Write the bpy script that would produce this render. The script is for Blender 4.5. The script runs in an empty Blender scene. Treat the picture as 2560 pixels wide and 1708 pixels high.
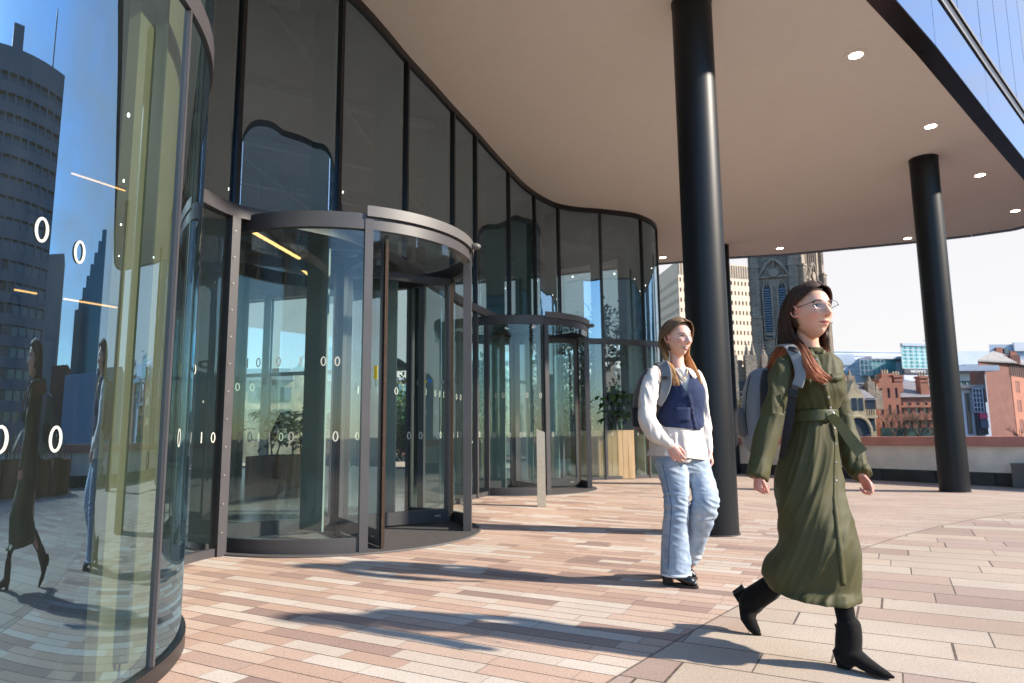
import bpy, bmesh, math, random
import numpy as np
from mathutils import Vector, Matrix, noise
from mathutils.bvhtree import BVHTree
SC = bpy.context.scene; COL = SC.collection
R = math.radians
random.seed(7)
# ---------------------------------------------------------------- camera model (used to survey points from the photograph)
FPX = 1707.0; PITCH = R(7.77); ROLL = R(.55); CAM = Vector((0, 0, 1.0))
_F = Vector((0, math.cos(PITCH), math.sin(PITCH))); _R0 = Vector((1, 0, 0)); _U0 = Vector((0, -math.sin(PITCH), math.cos(PITCH)))
_R = _R0*math.cos(ROLL) - _U0*math.sin(ROLL); _U = _U0*math.cos(ROLL) + _R0*math.sin(ROLL)
K = 2560/2350
def ray(x, y): return _F + _R*((x*K-1280)/FPX) + _U*((854-y*K)/FPX)
def at(x, y, Y):                        # survey point at distance Y
    d = ray(x, y); return CAM + d*(Y/d.y)
def onz(x, y, z=0.0):
    d = ray(x, y); return CAM + d*((z-1.0)/d.z)
cam_d = bpy.data.cameras.new('camera'); cam = bpy.data.objects.new('camera', cam_d); COL.objects.link(cam)
cam_d.sensor_width = 36; cam_d.lens = 36*FPX/2560; cam_d.clip_start = .05; cam_d.clip_end = 3000
cam.matrix_world = Matrix(((_R.x, _U.x, -_F.x, CAM.x), (_R.y, _U.y, -_F.y, CAM.y), (_R.z, _U.z, -_F.z, CAM.z), (0, 0, 0, 1)))
cam_d.dof.use_dof = True; cam_d.dof.focus_distance = 3.9; cam_d.dof.aperture_fstop = 3.6
SC.camera = cam
# ---------------------------------------------------------------- materials
class NT:
    def __init__(s, name):
        s.m = bpy.data.materials.new(name); s.m.use_nodes = True; s.t = s.m.node_tree; s.t.nodes.clear()
        s.out = s.n('ShaderNodeOutputMaterial')
    def n(s, t, **kw):
        x = s.t.nodes.new(t)
        for k, v in kw.items():
            if k in x.inputs.keys() if hasattr(x.inputs, 'keys') else False: x.inputs[k].default_value = v
            else: setattr(x, k, v)
        return x
    def l(s, a, b): s.t.links.new(a, b)
    def math(s, op, a, b=None, c=None, clamp=False):
        x = s.n('ShaderNodeMath', operation=op); x.use_clamp = clamp
        for i, v in enumerate((a, b, c)):
            if v is None: continue
            if hasattr(v, 'default_value') or hasattr(v, 'links'): s.l(v, x.inputs[i])
            else: x.inputs[i].default_value = v
        return x.outputs[0]
    def ramp(s, fac, stops, interp='LINEAR'):
        x = s.n('ShaderNodeValToRGB'); x.color_ramp.interpolation = interp
        e = x.color_ramp.elements
        while len(e) < len(stops): e.new(0.5)
        for i, (p, c) in enumerate(stops):
            e[i].position = p; e[i].color = (*c, 1) if len(c) == 3 else c
        s.l(fac, x.inputs[0]); return x.outputs[0]
    def noise(s, vec, scale, detail=4, rough=.55, out=0):
        x = s.n('ShaderNodeTexNoise'); x.inputs['Scale'].default_value = scale; x.inputs['Detail'].default_value = detail; x.inputs['Roughness'].default_value = rough
        if vec is not None: s.l(vec, x.inputs['Vector'])
        return x.outputs[out]
    def mixc(s, fac, a, b, mode='MIX'):
        x = s.n('ShaderNodeMix', data_type='RGBA', blend_type=mode)
        for i, v in ((0, fac), (6, a), (7, b)):
            if hasattr(v, 'links'): s.l(v, x.inputs[i])
            else: x.inputs[i].default_value = v if i == 0 else ((*v, 1) if len(v) == 3 else v)
        return x.outputs[2]
    def mapv(s, vec, scale=(1, 1, 1), rot=(0, 0, 0)):
        x = s.n('ShaderNodeMapping'); x.inputs['Scale'].default_value = scale; x.inputs['Rotation'].default_value = rot; s.l(vec, x.inputs['Vector']); return x.outputs[0]
    def obj(s): return s.n('ShaderNodeTexCoord').outputs['Object']
    def pos(s): return s.n('ShaderNodeNewGeometry').outputs['Position']
    def pbsdf(s, col, rough=.5, metal=0., spec=.5, bump=None, bstr=.3, bdist=.01, **kw):
        x = s.n('ShaderNodeBsdfPrincipled')
        if hasattr(col, 'links'): s.l(col, x.inputs['Base Color'])
        else: x.inputs['Base Color'].default_value = (*col, 1)
        if hasattr(rough, 'links'): s.l(rough, x.inputs['Roughness'])
        else: x.inputs['Roughness'].default_value = rough
        x.inputs['Metallic'].default_value = metal; x.inputs['Specular IOR Level'].default_value = spec
        for k, v in kw.items(): x.inputs[k.replace('_', ' ')].default_value = v
        if bump is not None:
            b = s.n('ShaderNodeBump'); b.inputs['Strength'].default_value = bstr; b.inputs['Distance'].default_value = bdist
            s.l(bump, b.inputs['Height']); s.l(b.outputs[0], x.inputs['Normal'])
        s.l(x.outputs[0], s.out.inputs[0]); s.b = x; return s.m
def simple(name, col, rough=.5, metal=0., spec=.5, var=.12, scale=6., bstr=.0, coords='pos', bscale=60., bdist=.003, **kw):
    t = NT(name); v = t.pos() if coords == 'pos' else t.obj()
    nz = t.noise(v, scale, 5)
    lo = tuple(max(0, c*(1-var)) for c in col); hi = tuple(min(1, c*(1+var)) for c in col)
    c = t.ramp(nz, [(.3, lo), (.7, hi)])
    bump = t.noise(v, bscale, 3) if bstr else None
    return t.pbsdf(c, rough, metal, spec, bump, bstr, bdist, **kw)
def glass(name, f0, tint, rtint=(1, 1, 1), wav=.0, wscale=(1, 1, .15), dirt=.0):
    t = NT(name)
    lw = t.n('ShaderNodeLayerWeight'); lw.inputs['Blend'].default_value = .5
    p5 = t.math('POWER', lw.outputs['Facing'], 4.0)
    f = t.math('MULTIPLY_ADD', p5, 1-f0, f0, clamp=True)
    gl = t.n('ShaderNodeBsdfGlossy'); gl.inputs['Color'].default_value = (*rtint, 1); gl.inputs['Roughness'].default_value = 0.0
    tr = t.n('ShaderNodeBsdfTransparent'); tr.inputs['Color'].default_value = (*tint, 1)
    if wav:
        nz = t.noise(t.mapv(t.pos(), wscale), 1.6, 2)
        b = t.n('ShaderNodeBump'); b.inputs['Strength'].default_value = wav; b.inputs['Distance'].default_value = .05
        t.l(nz, b.inputs['Height']); t.l(b.outputs[0], gl.inputs['Normal'])
    mx = t.n('ShaderNodeMixShader'); t.l(f, mx.inputs[0]); t.l(tr.outputs[0], mx.inputs[1]); t.l(gl.outputs[0], mx.inputs[2])
    last = mx.outputs[0]
    if dirt:
        df = t.n('ShaderNodeBsdfDiffuse'); df.inputs['Color'].default_value = (.5, .5, .47, 1)
        nd = t.noise(t.mapv(t.pos(), (3, 3, .5)), 3, 6, .7)
        fac = t.math('MULTIPLY', t.ramp(nd, [(.35, (.2,)*3), (.75, (1,)*3)]), dirt)
        m2 = t.n('ShaderNodeMixShader'); t.l(fac, m2.inputs[0]); t.l(last, m2.inputs[1]); t.l(df.outputs[0], m2.inputs[2]); last = m2.outputs[0]
    t.l(last, t.out.inputs[0]); return t.m
def emit(name, col, st):
    t = NT(name); e = t.n('ShaderNodeEmission'); e.inputs[0].default_value = (*col, 1); e.inputs[1].default_value = st
    t.l(e.outputs[0], t.out.inputs[0]); return t.m
# ---------------------------------------------------------------- mesh building
class MB:
    def __init__(s): s.v = []; s.f = []; s.m = []; s.uv = None; s.cur = 0
    def add(s, vs, fs, mi=None):
        o = len(s.v); s.v += [tuple(v) for v in vs]; s.f += [tuple(i+o for i in f) for f in fs]; s.m += [s.cur if mi is None else mi]*len(fs)
    def box(s, c, size, ax=None, mi=None):
        hx, hy, hz = (a/2 for a in size); c = Vector(c)
        if ax is None: ex, ey, ez = Vector((1, 0, 0)), Vector((0, 1, 0)), Vector((0, 0, 1))
        elif isinstance(ax, (int, float)): ex, ey, ez = Vector((math.cos(ax), math.sin(ax), 0)), Vector((-math.sin(ax), math.cos(ax), 0)), Vector((0, 0, 1))
        else: ex, ey, ez = ax
        vs = [c+ex*(hx*i)+ey*(hy*j)+ez*(hz*k) for k in (-1, 1) for j in (-1, 1) for i in (-1, 1)]
        s.add(vs, [(0, 2, 3, 1), (4, 5, 7, 6), (0, 1, 5, 4), (2, 6, 7, 3), (0, 4, 6, 2), (1, 3, 7, 5)], mi)
    def bar(s, a, b, w, h, up=(0, 0, 1), mi=None):
        a, b = Vector(a), Vector(b); d = (b-a); L = d.length; d.normalize(); up = Vector(up)
        sx = d.cross(up)
        if sx.length < 1e-4: sx = Vector((1, 0, 0))
        sx.normalize(); uz = sx.cross(d).normalized()
        s.box((a+b)/2, (L, w, h), (d, sx, uz), mi)
    def prism(s, poly, z0, z1, mi=None, cap=True):
        n = len(poly); vs = [(p[0], p[1], z0) for p in poly]+[(p[0], p[1], z1) for p in poly]
        fs = [(i, (i+1) % n, n+(i+1) % n, n+i) for i in range(n)]
        if cap: fs += [tuple(range(n-1, -1, -1)), tuple(range(n, 2*n))]
        s.add(vs, fs, mi)
    def wallstrip(s, pts, z0, z1, thick, mi=None):     # solid wall following a plan polyline
        n = len(pts); L = []; Rr = []
        for i, p in enumerate(pts):
            a = Vector(pts[max(0, i-1)][:2]); b = Vector(pts[min(n-1, i+1)][:2]); d = (b-a).normalized(); nn = Vector((d.y, -d.x))
            p = Vector(p[:2]); L.append(p+nn*thick/2); Rr.append(p-nn*thick/2)
        poly = L+Rr[::-1]
        vs = [(p.x, p.y, z0) for p in poly]+[(p.x, p.y, z1) for p in poly]; m = len(poly); fs = []
        for i in range(m): fs.append((i, (i+1) % m, m+(i+1) % m, m+i))
        for i in range(n-1):
            j = m-1-i; fs.append((i, j, j-1, i+1)); fs.append((m+i, m+i+1, m+j-1, m+j))
        s.add(vs, fs, mi)
    def sheet(s, pts, z0, z1, nz=1, mi=None):
        n = len(pts); vs = []; fs = []
        for k in range(nz+1):
            z = z0+(z1-z0)*k/nz; vs += [(p[0], p[1], z) for p in pts]
        for k in range(nz):
            for i in range(n-1): fs.append((k*n+i, k*n+i+1, (k+1)*n+i+1, (k+1)*n+i))
        s.add(vs, fs, mi)
    def cyl(s, a, b, r0, r1=None, n=16, mi=None, cap=True):
        s.tube([a, b], [r0, r0 if r1 is None else r1], n, mi, cap)
    def tube(s, path, rad, n=8, mi=None, cap=True, flat=None, up0=None):
        P = [Vector(p) for p in path]; m = len(P)
        if not hasattr(rad, '__len__'): rad = [rad]*m
        t0 = (P[1]-P[0]).normalized(); up = Vector(up0) if up0 is not None else (Vector((0, 0, 1)) if abs(t0.z) < .9 else Vector((1, 0, 0)))
        u = (up-t0*up.dot(t0)).normalized(); vs = []; fs = []
        for i in range(m):
            t = (P[min(m-1, i+1)]-P[max(0, i-1)]).normalized(); u = (u-t*u.dot(t))
            u = u.normalized() if u.length > 1e-6 else Vector((0, 1, 0)); w = t.cross(u)
            fl = 1 if flat is None else flat
            for k in range(n):
                a = 2*math.pi*k/n; vs.append(P[i]+u*(math.cos(a)*rad[i]*fl)+w*(math.sin(a)*rad[i]))
        for i in range(m-1):
            for k in range(n): fs.append((i*n+k, i*n+(k+1) % n, (i+1)*n+(k+1) % n, (i+1)*n+k))
        if cap: fs += [tuple(range(n-1, -1, -1)), tuple((m-1)*n+k for k in range(n))]
        s.add(vs, fs, mi)
    def rings(s, rg, cap=True, mi=None):
        n = len(rg[0]); vs = [p for r in rg for p in r]; fs = []
        for i in range(len(rg)-1):
            for k in range(n): fs.append((i*n+k, i*n+(k+1) % n, (i+1)*n+(k+1) % n, (i+1)*n+k))
        if cap: fs += [tuple(range(n-1, -1, -1)), tuple((len(rg)-1)*n+k for k in range(n))]
        s.add(vs, fs, mi)
    def ellipsoid(s, c, rad, ax=None, n=16, m=10, mi=None):
        c = Vector(c); ex, ey, ez = ax or (Vector((1, 0, 0)), Vector((0, 1, 0)), Vector((0, 0, 1))); rg = []
        for i in range(1, m):
            th = math.pi*i/m; rg.append([c+ex*(rad[0]*math.sin(th)*math.cos(2*math.pi*k/n))+ey*(rad[1]*math.sin(th)*math.sin(2*math.pi*k/n))-ez*(rad[2]*math.cos(th)) for k in range(n)])
        s.rings(rg, mi=mi)
    def build(s, name, mats, parent=None, smooth=False, loc=None, fix=True):
        me = bpy.data.meshes.new(name); vs = s.v
        if loc is not None: L = Vector(loc); vs = [(v[0]-L.x, v[1]-L.y, v[2]-L.z) for v in vs]
        me.from_pydata(vs, [], s.f)
        for m in (mats if isinstance(mats, (list, tuple)) else [mats]): me.materials.append(m)
        me.polygons.foreach_set('material_index', s.m)
        if fix:
            bm = bmesh.new(); bm.from_mesh(me); bmesh.ops.recalc_face_normals(bm, faces=bm.faces); bm.to_mesh(me); bm.free()
        if smooth:
            me.polygons.foreach_set('use_smooth', [True]*len(me.polygons))
            if smooth != 'all':
                try: me.set_sharp_from_angle(angle=R(40))
                except Exception: pass
        me.update(); o = bpy.data.objects.new(name, me); COL.objects.link(o)
        if parent is not None: o.parent = parent
        elif loc is not None: o.location = loc
        return o
def tag(o, label=None, cat=None, group=None, kind=None):
    for k, v in (('label', label), ('category', cat), ('group', group), ('kind', kind)):
        if v: o[k] = v
    return o
def thing(name, loc, label, cat, group=None, kind='thing', rz=0):
    o = bpy.data.objects.new(name, None); COL.objects.link(o); o.location = loc; o.rotation_euler = (0, 0, rz); o.empty_display_size = .2
    return tag(o, label, cat, group, kind)
def rebase(root):      # children were built in world coordinates: shift meshes so that they sit under the moved root
    inv = Matrix.Translation(root.location) @ root.rotation_euler.to_matrix().to_4x4(); inv.invert()
    for o in root.children: o.matrix_parent_inverse = inv
def copy_tree(o, parent=None, loc=None, rz=None, label=None):
    c = o.copy(); COL.objects.link(c)
    if parent is not None: c.parent = parent
    if loc is not None: c.location = loc
    if rz is not None: c.rotation_euler = (0, 0, rz)
    if label: c['label'] = label
    for ch in list(o.children): copy_tree(ch, c)
    return c
def catmull(pts, n):
    P = [Vector(p) for p in pts]; out = []
    for i in range(len(P)-1):
        p0, p1, p2, p3 = P[max(0, i-1)], P[i], P[i+1], P[min(len(P)-1, i+2)]
        for k in range(n):
            t = k/n; out.append(.5*((2*p1)+(p2-p0)*t+(2*p0-5*p1+4*p2-p3)*t*t+(3*p1-p0-3*p2+p3)*t**3))
    out.append(P[-1].copy()); return out
def resample(pts, step):
    out = [pts[0].copy()]; acc = 0
    for a, b in zip(pts, pts[1:]):
        L = (b-a).length
        while acc+L >= step:
            t = (step-acc)/L; a = a.lerp(b, t); out.append(a.copy()); L = (b-a).length; acc = 0
        acc += L
    if (out[-1]-pts[-1]).length > step*.3: out.append(pts[-1].copy())
    return out
# ================================================================ LIGHT AND SKY
SUN_AZ, SUN_EL = -16.0, 31.0          # degrees, azimuth from +X towards +Y
sd = Vector((math.cos(R(SUN_EL))*math.cos(R(SUN_AZ)), math.cos(R(SUN_EL))*math.sin(R(SUN_AZ)), math.sin(R(SUN_EL))))
sl = bpy.data.lights.new('sun', 'SUN'); sl.energy = 3.8; sl.angle = R(1.6); sl.color = (1, .90, .77)
so = bpy.data.objects.new('sun', sl); COL.objects.link(so); so.rotation_euler = sd.to_track_quat('Z', 'Y').to_euler()
W = bpy.data.worlds.new('World'); SC.world = W; W.use_nodes = True; wt = W.node_tree; wt.nodes.clear()
wo = wt.nodes.new('ShaderNodeOutputWorld'); wb = wt.nodes.new('ShaderNodeBackground'); sk = wt.nodes.new('ShaderNodeTexSky')
sk.sky_type = 'NISHITA'; sk.sun_disc = False; sk.sun_elevation = R(SUN_EL); sk.sun_rotation = R(90-SUN_AZ)
sk.air_density = 1.2; sk.dust_density = .35; sk.ozone_density = 2.5; sk.altitude = 50
# a thin bank of bright cloud stands low over the city to the north (+Y); the rest of the sky is clear
tc = wt.nodes.new('ShaderNodeTexCoord'); sp = wt.nodes.new('ShaderNodeSeparateXYZ'); wt.links.new(tc.outputs['Generated'], sp.inputs[0])
def wm(op, a, b, c=None, clamp=False):
    x = wt.nodes.new('ShaderNodeMath'); x.operation = op; x.use_clamp = clamp
    for i, v in enumerate((a, b, c)):
        if v is None: continue
        if hasattr(v, 'links'): wt.links.new(v, x.inputs[i])
        else: x.inputs[i].default_value = v
    return x.outputs[0]
nz = wt.nodes.new('ShaderNodeTexNoise'); nz.inputs['Scale'].default_value = 3.2; nz.inputs['Detail'].default_value = 7; nz.inputs['Roughness'].default_value = .6
mp = wt.nodes.new('ShaderNodeMapping'); mp.inputs['Scale'].default_value = (1, 1, 2.6); wt.links.new(tc.outputs['Generated'], mp.inputs[0]); wt.links.new(mp.outputs[0], nz.inputs['Vector'])
north = wm('MULTIPLY_ADD', sp.outputs['Y'], 1.5, -.05)
cover = wm('ADD', north, wm('MULTIPLY_ADD', nz.outputs[0], 1.5, -.72), clamp=True)
mx = wt.nodes.new('ShaderNodeMix'); mx.data_type = 'RGBA'; wt.links.new(wm('MULTIPLY', cover, .93), mx.inputs[0]); hs_ = wt.nodes.new('ShaderNodeHueSaturation'); hs_.inputs['Saturation'].default_value = 1.12; hs_.inputs['Value'].default_value = .95; wt.links.new(sk.outputs[0], hs_.inputs['Color']); tn_ = wt.nodes.new('ShaderNodeMix'); tn_.data_type = 'RGBA'; tn_.blend_type = 'MULTIPLY'; tn_.inputs[0].default_value = 1; wt.links.new(hs_.outputs[0], tn_.inputs[6]); tn_.inputs[7].default_value = (.74, .88, 1.0, 1); wt.links.new(tn_.outputs[2], mx.inputs[6]); mx.inputs[7].default_value = (2.35, 2.2, 2.14, 1)
wt.links.new(mx.outputs[2], wb.inputs[0]); wb.inputs[1].default_value = .15; wt.links.new(wb.outputs[0], wo.inputs[0])
SC.view_settings.view_transform = 'Standard'; SC.view_settings.look = 'None'; SC.view_settings.exposure = 1.45; SC.view_settings.gamma = 1
cy = SC.cycles; cy.max_bounces = 14; cy.diffuse_bounces = 6; cy.glossy_bounces = 6; cy.transmission_bounces = 8; cy.transparent_max_bounces = 40
cy.caustics_reflective = False; cy.caustics_refractive = False; cy.sample_clamp_indirect = 8; cy.use_denoising = True; cy.use_adaptive_sampling = True; cy.adaptive_threshold = .012
try: cy.denoiser = 'OPENIMAGEDENOISE'; cy.denoising_input_passes = 'RGB_ALBEDO_NORMAL'; cy.denoising_prefilter = 'ACCURATE'
except Exception: pass
# ================================================================ MATERIALS
M = {}
M['metal_dark'] = simple('dark grey powder coated metal', (.058, .054, .058), .42, 0, .5, .1, 3)
M['metal_black'] = simple('black metal trim', (.012, .012, .013), .35, 0, .5, .1, 3)
M['metal_grey'] = simple('grey satin metal', (.115, .11, .11), .5, .1, .5, .08, 4)
M['steel'] = simple('brushed stainless steel', (.50, .43, .34), .42, .6, .5, .08, 30)
M['rubber'] = simple('brown black brush seal', (.035, .02, .013), .8, 0, .3, .5, 40)
M['column'] = simple('black painted steel column', (.006, .007, .009), .44, 0, .30, .15, 2, bstr=.06, bscale=14, bdist=.004)
M['facade_glass'] = glass('coated facade glass', .10, (.88, .94, .92), (.82, .93, 1.0), .0, dirt=.012)
M['curved_glass'] = glass('curved coated facade glass', .44, (.50, .58, .50), (.42, .66, .86), .03, (1.2, 1.2, .1), dirt=.02)
M['upper_glass'] = glass('dark upper facade glass', .27, (.60, .72, .74), (.68, .86, 1.0), .0, dirt=.006)
M['door_glass'] = glass('clear door glass', .06, (.86, .94, .915), (.95, 1, 1), .0, dirt=.018)
M['letter'] = simple('white frosted vinyl', (.45, .46, .41), .7, var=.03)
M['fin'] = simple('pale grey green glass fin', (.20, .25, .23), .35, var=.12, scale=2)
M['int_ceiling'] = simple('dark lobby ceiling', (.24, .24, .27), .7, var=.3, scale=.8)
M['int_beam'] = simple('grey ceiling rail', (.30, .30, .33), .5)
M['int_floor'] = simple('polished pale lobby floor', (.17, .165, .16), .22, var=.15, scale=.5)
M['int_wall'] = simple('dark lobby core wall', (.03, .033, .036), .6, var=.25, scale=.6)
M['fascia'] = simple('dark bronze fascia panel', (.022, .0175, .0165), .2, 0, .6, .15, .8)
M['blue_glass'] = glass('blue upper facade glass', .42, (.10, .13, .17), (.74, .84, 1.0), .02)
M['lamp'] = emit('warm lamp', (1, .86, .62), 9.0)
M['linear'] = emit('amber linear lamp', (1, .50, .17), 1.5)
M['plaster'] = None
t = NT('pale render soffit'); p = t.pos()
n1 = t.noise(t.mapv(p, (.8, .5, .8), (0, 0, .6)), 1.3, 6, .6); n2 = t.noise(p, 14, 5, .7)
c = t.mixc(.35, t.ramp(n1, [(.25, (.85, .80, .73)), (.75, (.90, .86, .79))]), t.ramp(n2, [(.3, (.82, .77, .70)), (.7, (.92, .88, .81))]))
M['plaster'] = t.pbsdf(c, .9, bump=t.noise(p, 22, 6, .7), bstr=.12, bdist=.01)
# --- paving: long narrow coloured setts on one side of the curved seam, larger slabs on the other
t = NT('granite aggregate paving'); p = t.pos(); s_ = t.n('ShaderNodeSeparateXYZ'); t.l(p, s_.inputs[0]); X, Y = s_.outputs[0], s_.outputs[1]
ca, sa = math.cos(R(29)), math.sin(R(29))
u = t.math('SUBTRACT', t.math('MULTIPLY', X, ca), t.math('MULTIPLY', Y, sa)); v = t.math('ADD', t.math('MULTIPLY', X, sa), t.math('MULTIPLY', Y, ca))
def wn(a, b=None):
    cx = t.n('ShaderNodeCombineXYZ'); t.l(a, cx.inputs[0])
    if b is not None: t.l(b, cx.inputs[1])
    x = t.n('ShaderNodeTexWhiteNoise', noise_dimensions='2D'); t.l(cx.outputs[0], x.inputs['Vector']); return x
def bricks(wid, lmin, lmax, jw):
    vv = t.math('DIVIDE', v, wid); row = t.math('FLOOR', vv); r1 = wn(row).outputs['Value']; r2 = wn(row, t.math('ADD', row, 7.3)).outputs['Value']
    ln = t.math('MULTIPLY_ADD', r1, lmax-lmin, lmin)
    ph = t.math('MULTIPLY', r2, 6.283)
    uw = t.math('ADD', u, t.math('MULTIPLY', t.math('SINE', t.math('ADD', t.math('MULTIPLY', u, 2.9), ph)), .12))
    uu = t.math('ADD', t.math('DIVIDE', uw, ln), t.math('MULTIPLY', r2, 13.7)); col = t.math('FLOOR', uu)
    rnd = wn(t.math('ADD', col, t.math('MULTIPLY', row, .37)), row)
    fu = t.math('SUBTRACT', uu, col); fv = t.math('SUBTRACT', vv, row)
    du = t.math('MULTIPLY', t.math('MINIMUM', fu, t.math('SUBTRACT', 1.0, fu)), ln); dv = t.math('MULTIPLY', t.math('MINIMUM', fv, t.math('SUBTRACT', 1.0, fv)), wid)
    jl = t.math('LESS_THAN', dv, jw); je = t.math('LESS_THAN', du, jw*.8)
    return rnd.outputs['Value'], jl, je
ra, jla, jea = bricks(.118, .24, .56, .0038); rb, jlb, jeb = bricks(.285, .50, .82, .0052)
colA = t.ramp(ra, [(0, (.50, .36, .28)), (.20, (.455, .315, .24)), (.36, (.54, .455, .38)), (.52, (.35, .24, .195)), (.60, (.51, .38, .30)), (.76, (.56, .49, .42)), (.86, (.42, .295, .235)), (.95, (.295, .205, .17))], 'CONSTANT')
colB = t.ramp(rb, [(0, (.45, .365, .29)), (.25, (.40, .305, .245)), (.45, (.47, .40, .33)), (.62, (.34, .25, .21)), (.78, (.43, .35, .285)), (.9, (.38, .29, .245))], 'CONSTANT')
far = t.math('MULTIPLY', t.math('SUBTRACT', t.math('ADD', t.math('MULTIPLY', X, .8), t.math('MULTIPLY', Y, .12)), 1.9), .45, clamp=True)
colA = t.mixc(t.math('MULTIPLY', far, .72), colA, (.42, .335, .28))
g = t.math('MULTIPLY_ADD', t.math('MULTIPLY', X, X), -.0705, t.math('MULTIPLY_ADD', X, 1.429, 2.411))
dseam = t.math('SUBTRACT', Y, g); isA = t.math('GREATER_THAN', dseam, 0.0)
seam = t.math('LESS_THAN', t.math('ABSOLUTE', dseam), .011)
col = t.mixc(isA, colB, colA)
sp1 = t.noise(p, 95, 4, .85); sp2 = t.noise(p, 260, 3, .7)
col = t.mixc(.85, col, t.mixc(1, col, t.ramp(sp1, [(.34, (.42, .40, .38)), (.47, (.95, .95, .95)), (.58, (1.02, 1.02, 1.02)), (.68, (1.35, 1.33, 1.3))]), 'MULTIPLY'))
col = t.mixc(.5, col, t.mixc(1, col, t.ramp(sp2, [(.3, (.6, .6, .6)), (.7, (1.3, 1.3, 1.3))]), 'MULTIPLY'))
st = t.noise(t.mapv(p, (1, 1, 1)), .9, 6, .65); col = t.mixc(1, col, t.ramp(st, [(.3, (.84, .83, .82)), (.7, (1.05, 1.05, 1.05))]), 'MULTIPLY')
spk = t.noise(p, 9, 3, .5); col = t.mixc(t.math('MULTIPLY', t.math('GREATER_THAN', spk, .735), .5), col, (.16, .12, .10))
jl = t.mixc(isA, t.n('ShaderNodeRGB').outputs[0], t.n('ShaderNodeRGB').outputs[0])
jline = t.math('ADD', t.math('MULTIPLY', isA, jla), t.math('MULTIPLY', t.math('SUBTRACT', 1, isA), jlb))
jend = t.math('ADD', t.math('MULTIPLY', isA, jea), t.math('MULTIPLY', t.math('SUBTRACT', 1, isA), jeb))
dark = t.math('MAXIMUM', t.math('MAXIMUM', jline, t.math('MULTIPLY', jend, t.math('SUBTRACT', 1.05, t.math('MULTIPLY', isA, .62)))), t.math('MULTIPLY', seam, .8), clamp=True)
jn = t.noise(p, 30, 3); dark = t.math('MULTIPLY', dark, t.math('MULTIPLY_ADD', jn, .8, .45), clamp=True)
col = t.mixc(dark, col, (.05, .035, .028))
hb = t.math('SUBTRACT', t.math('MULTIPLY', sp1, .25), dark)
M['paving'] = t.pbsdf(col, .78, 0, .35, hb, .5, .004)
M['ground'] = simple('asphalt city ground', (.06, .06, .062), .85, var=.3, scale=.4)
# ================================================================ GROUND
b = MB(); b.add([(-900, -600, -1.6), (900, -600, -1.6), (900, 1200, -1.6), (-900, 1200, -1.6)], [(0, 1, 2, 3)]); tag(b.build('ground', M['ground']), kind='structure')
def sm01(t_): t_ = max(0, min(1, t_)); return t_*t_*(3-2*t_)
def fall(x, y): return sm01((y-7.4)/2.8)*sm01((4.2-x)/1.6)*sm01((x+4.5)/2.5)*sm01((19.5-y)/2.5)
terr = [(-40, -26), (60, -26), (60, 4.0), (14.3, 4.0), (8.99, 12.27), (5.61, 17.45), (-.6, 26.8), (-40, 29)]
b = MB(); b.prism(terr, -1.55, 0); nx_, ny_ = 60, 80; gv = []
for j in range(ny_+1):
    for i in range(nx_+1): x, y = -4.4+8.5*i/nx_, 7.45+12*j/ny_; gv.append((x, y, .0005+.080*fall(x, y)))
b.add(gv, [(j*(nx_+1)+i, j*(nx_+1)+i+1, (j+1)*(nx_+1)+i+1, (j+1)*(nx_+1)+i) for j in range(ny_) for i in range(nx_)]); pv = b.build('pavement', M['paving'], smooth=True); tag(pv, kind='structure')
# ================================================================ GLASS BUILDING
BC, BR = (-3.24, 2.8), 1.75
def bp(deg): return Vector((BC[0]+BR*math.cos(R(deg)), BC[1]+BR*math.sin(R(deg)), 0))
ctl = [(-14, -1.2), (-9, -.6), (-6.2, .1), (-4.8, .9)]
circ = [bp(a) for a in range(-85, 56, 12)]
post1 = (-2.52, 6.0)
c1 = [(-2.50, 4.62), (-2.66, 5.15), (-2.64, 5.6), post1, (-2.22, 6.27), (-1.95, 6.52), (-1.77, 6.71), (-1.64, 6.96), (-1.465, 7.48), (-1.29, 8.06), (-1.06, 8.72), (-.83, 9.41), (-.55, 10.21), (-.3, 10.98), (-.04, 11.72), (.2, 12.4), (.46, 12.96), (.72, 13.38), (.98, 13.69), (1.4, 13.92), (1.89, 14.05), (2.3, 14.19), (2.68, 14.36), (2.98, 14.64), (3.2, 14.95), (3.36, 15.35), (3.46, 15.9), (3.42, 16.6), (3.1, 17.4), (2.4, 18.2), (1.0, 19.1), (-2, 20.4), (-8, 22.5), (-14, 24.4)]
allc = [Vector((*a, 0)) for a in ctl]+circ+[Vector((*a, 0)) for a in c1]
fac = catmull(allc, 10)
fac = [Vector((p.x, p.y, 0)) for p in fac]
def nearest(q):
    q = Vector((q[0], q[1], 0)); return min(range(len(fac)), key=lambda i: (fac[i]-q).length_squared)
root = thing('glass_building', (0, 8, 0), 'curved dark glass lobby building with wide pale canopy overhead', 'building')
def cut(i, j, off=0.0):
    out = []
    for k in range(i, j+1):
        a = fac[max(0, k-1)]; c = fac[min(len(fac)-1, k+1)]; d = (c-a).normalized(); out.append(fac[k]+Vector((d.y, -d.x, 0))*off)
    return out
def in_poly(p_, poly):
    c_ = False; n = len(poly)
    for i in range(n):
        a, q = poly[i], poly[i-1]
        if (a.y > p_[1]) != (q.y > p_[1]) and p_[0] < (q.x-a.x)*(p_[1]-a.y)/(q.y-a.y)+a.x: c_ = not c_
    return c_
ZT = 5.655
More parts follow.
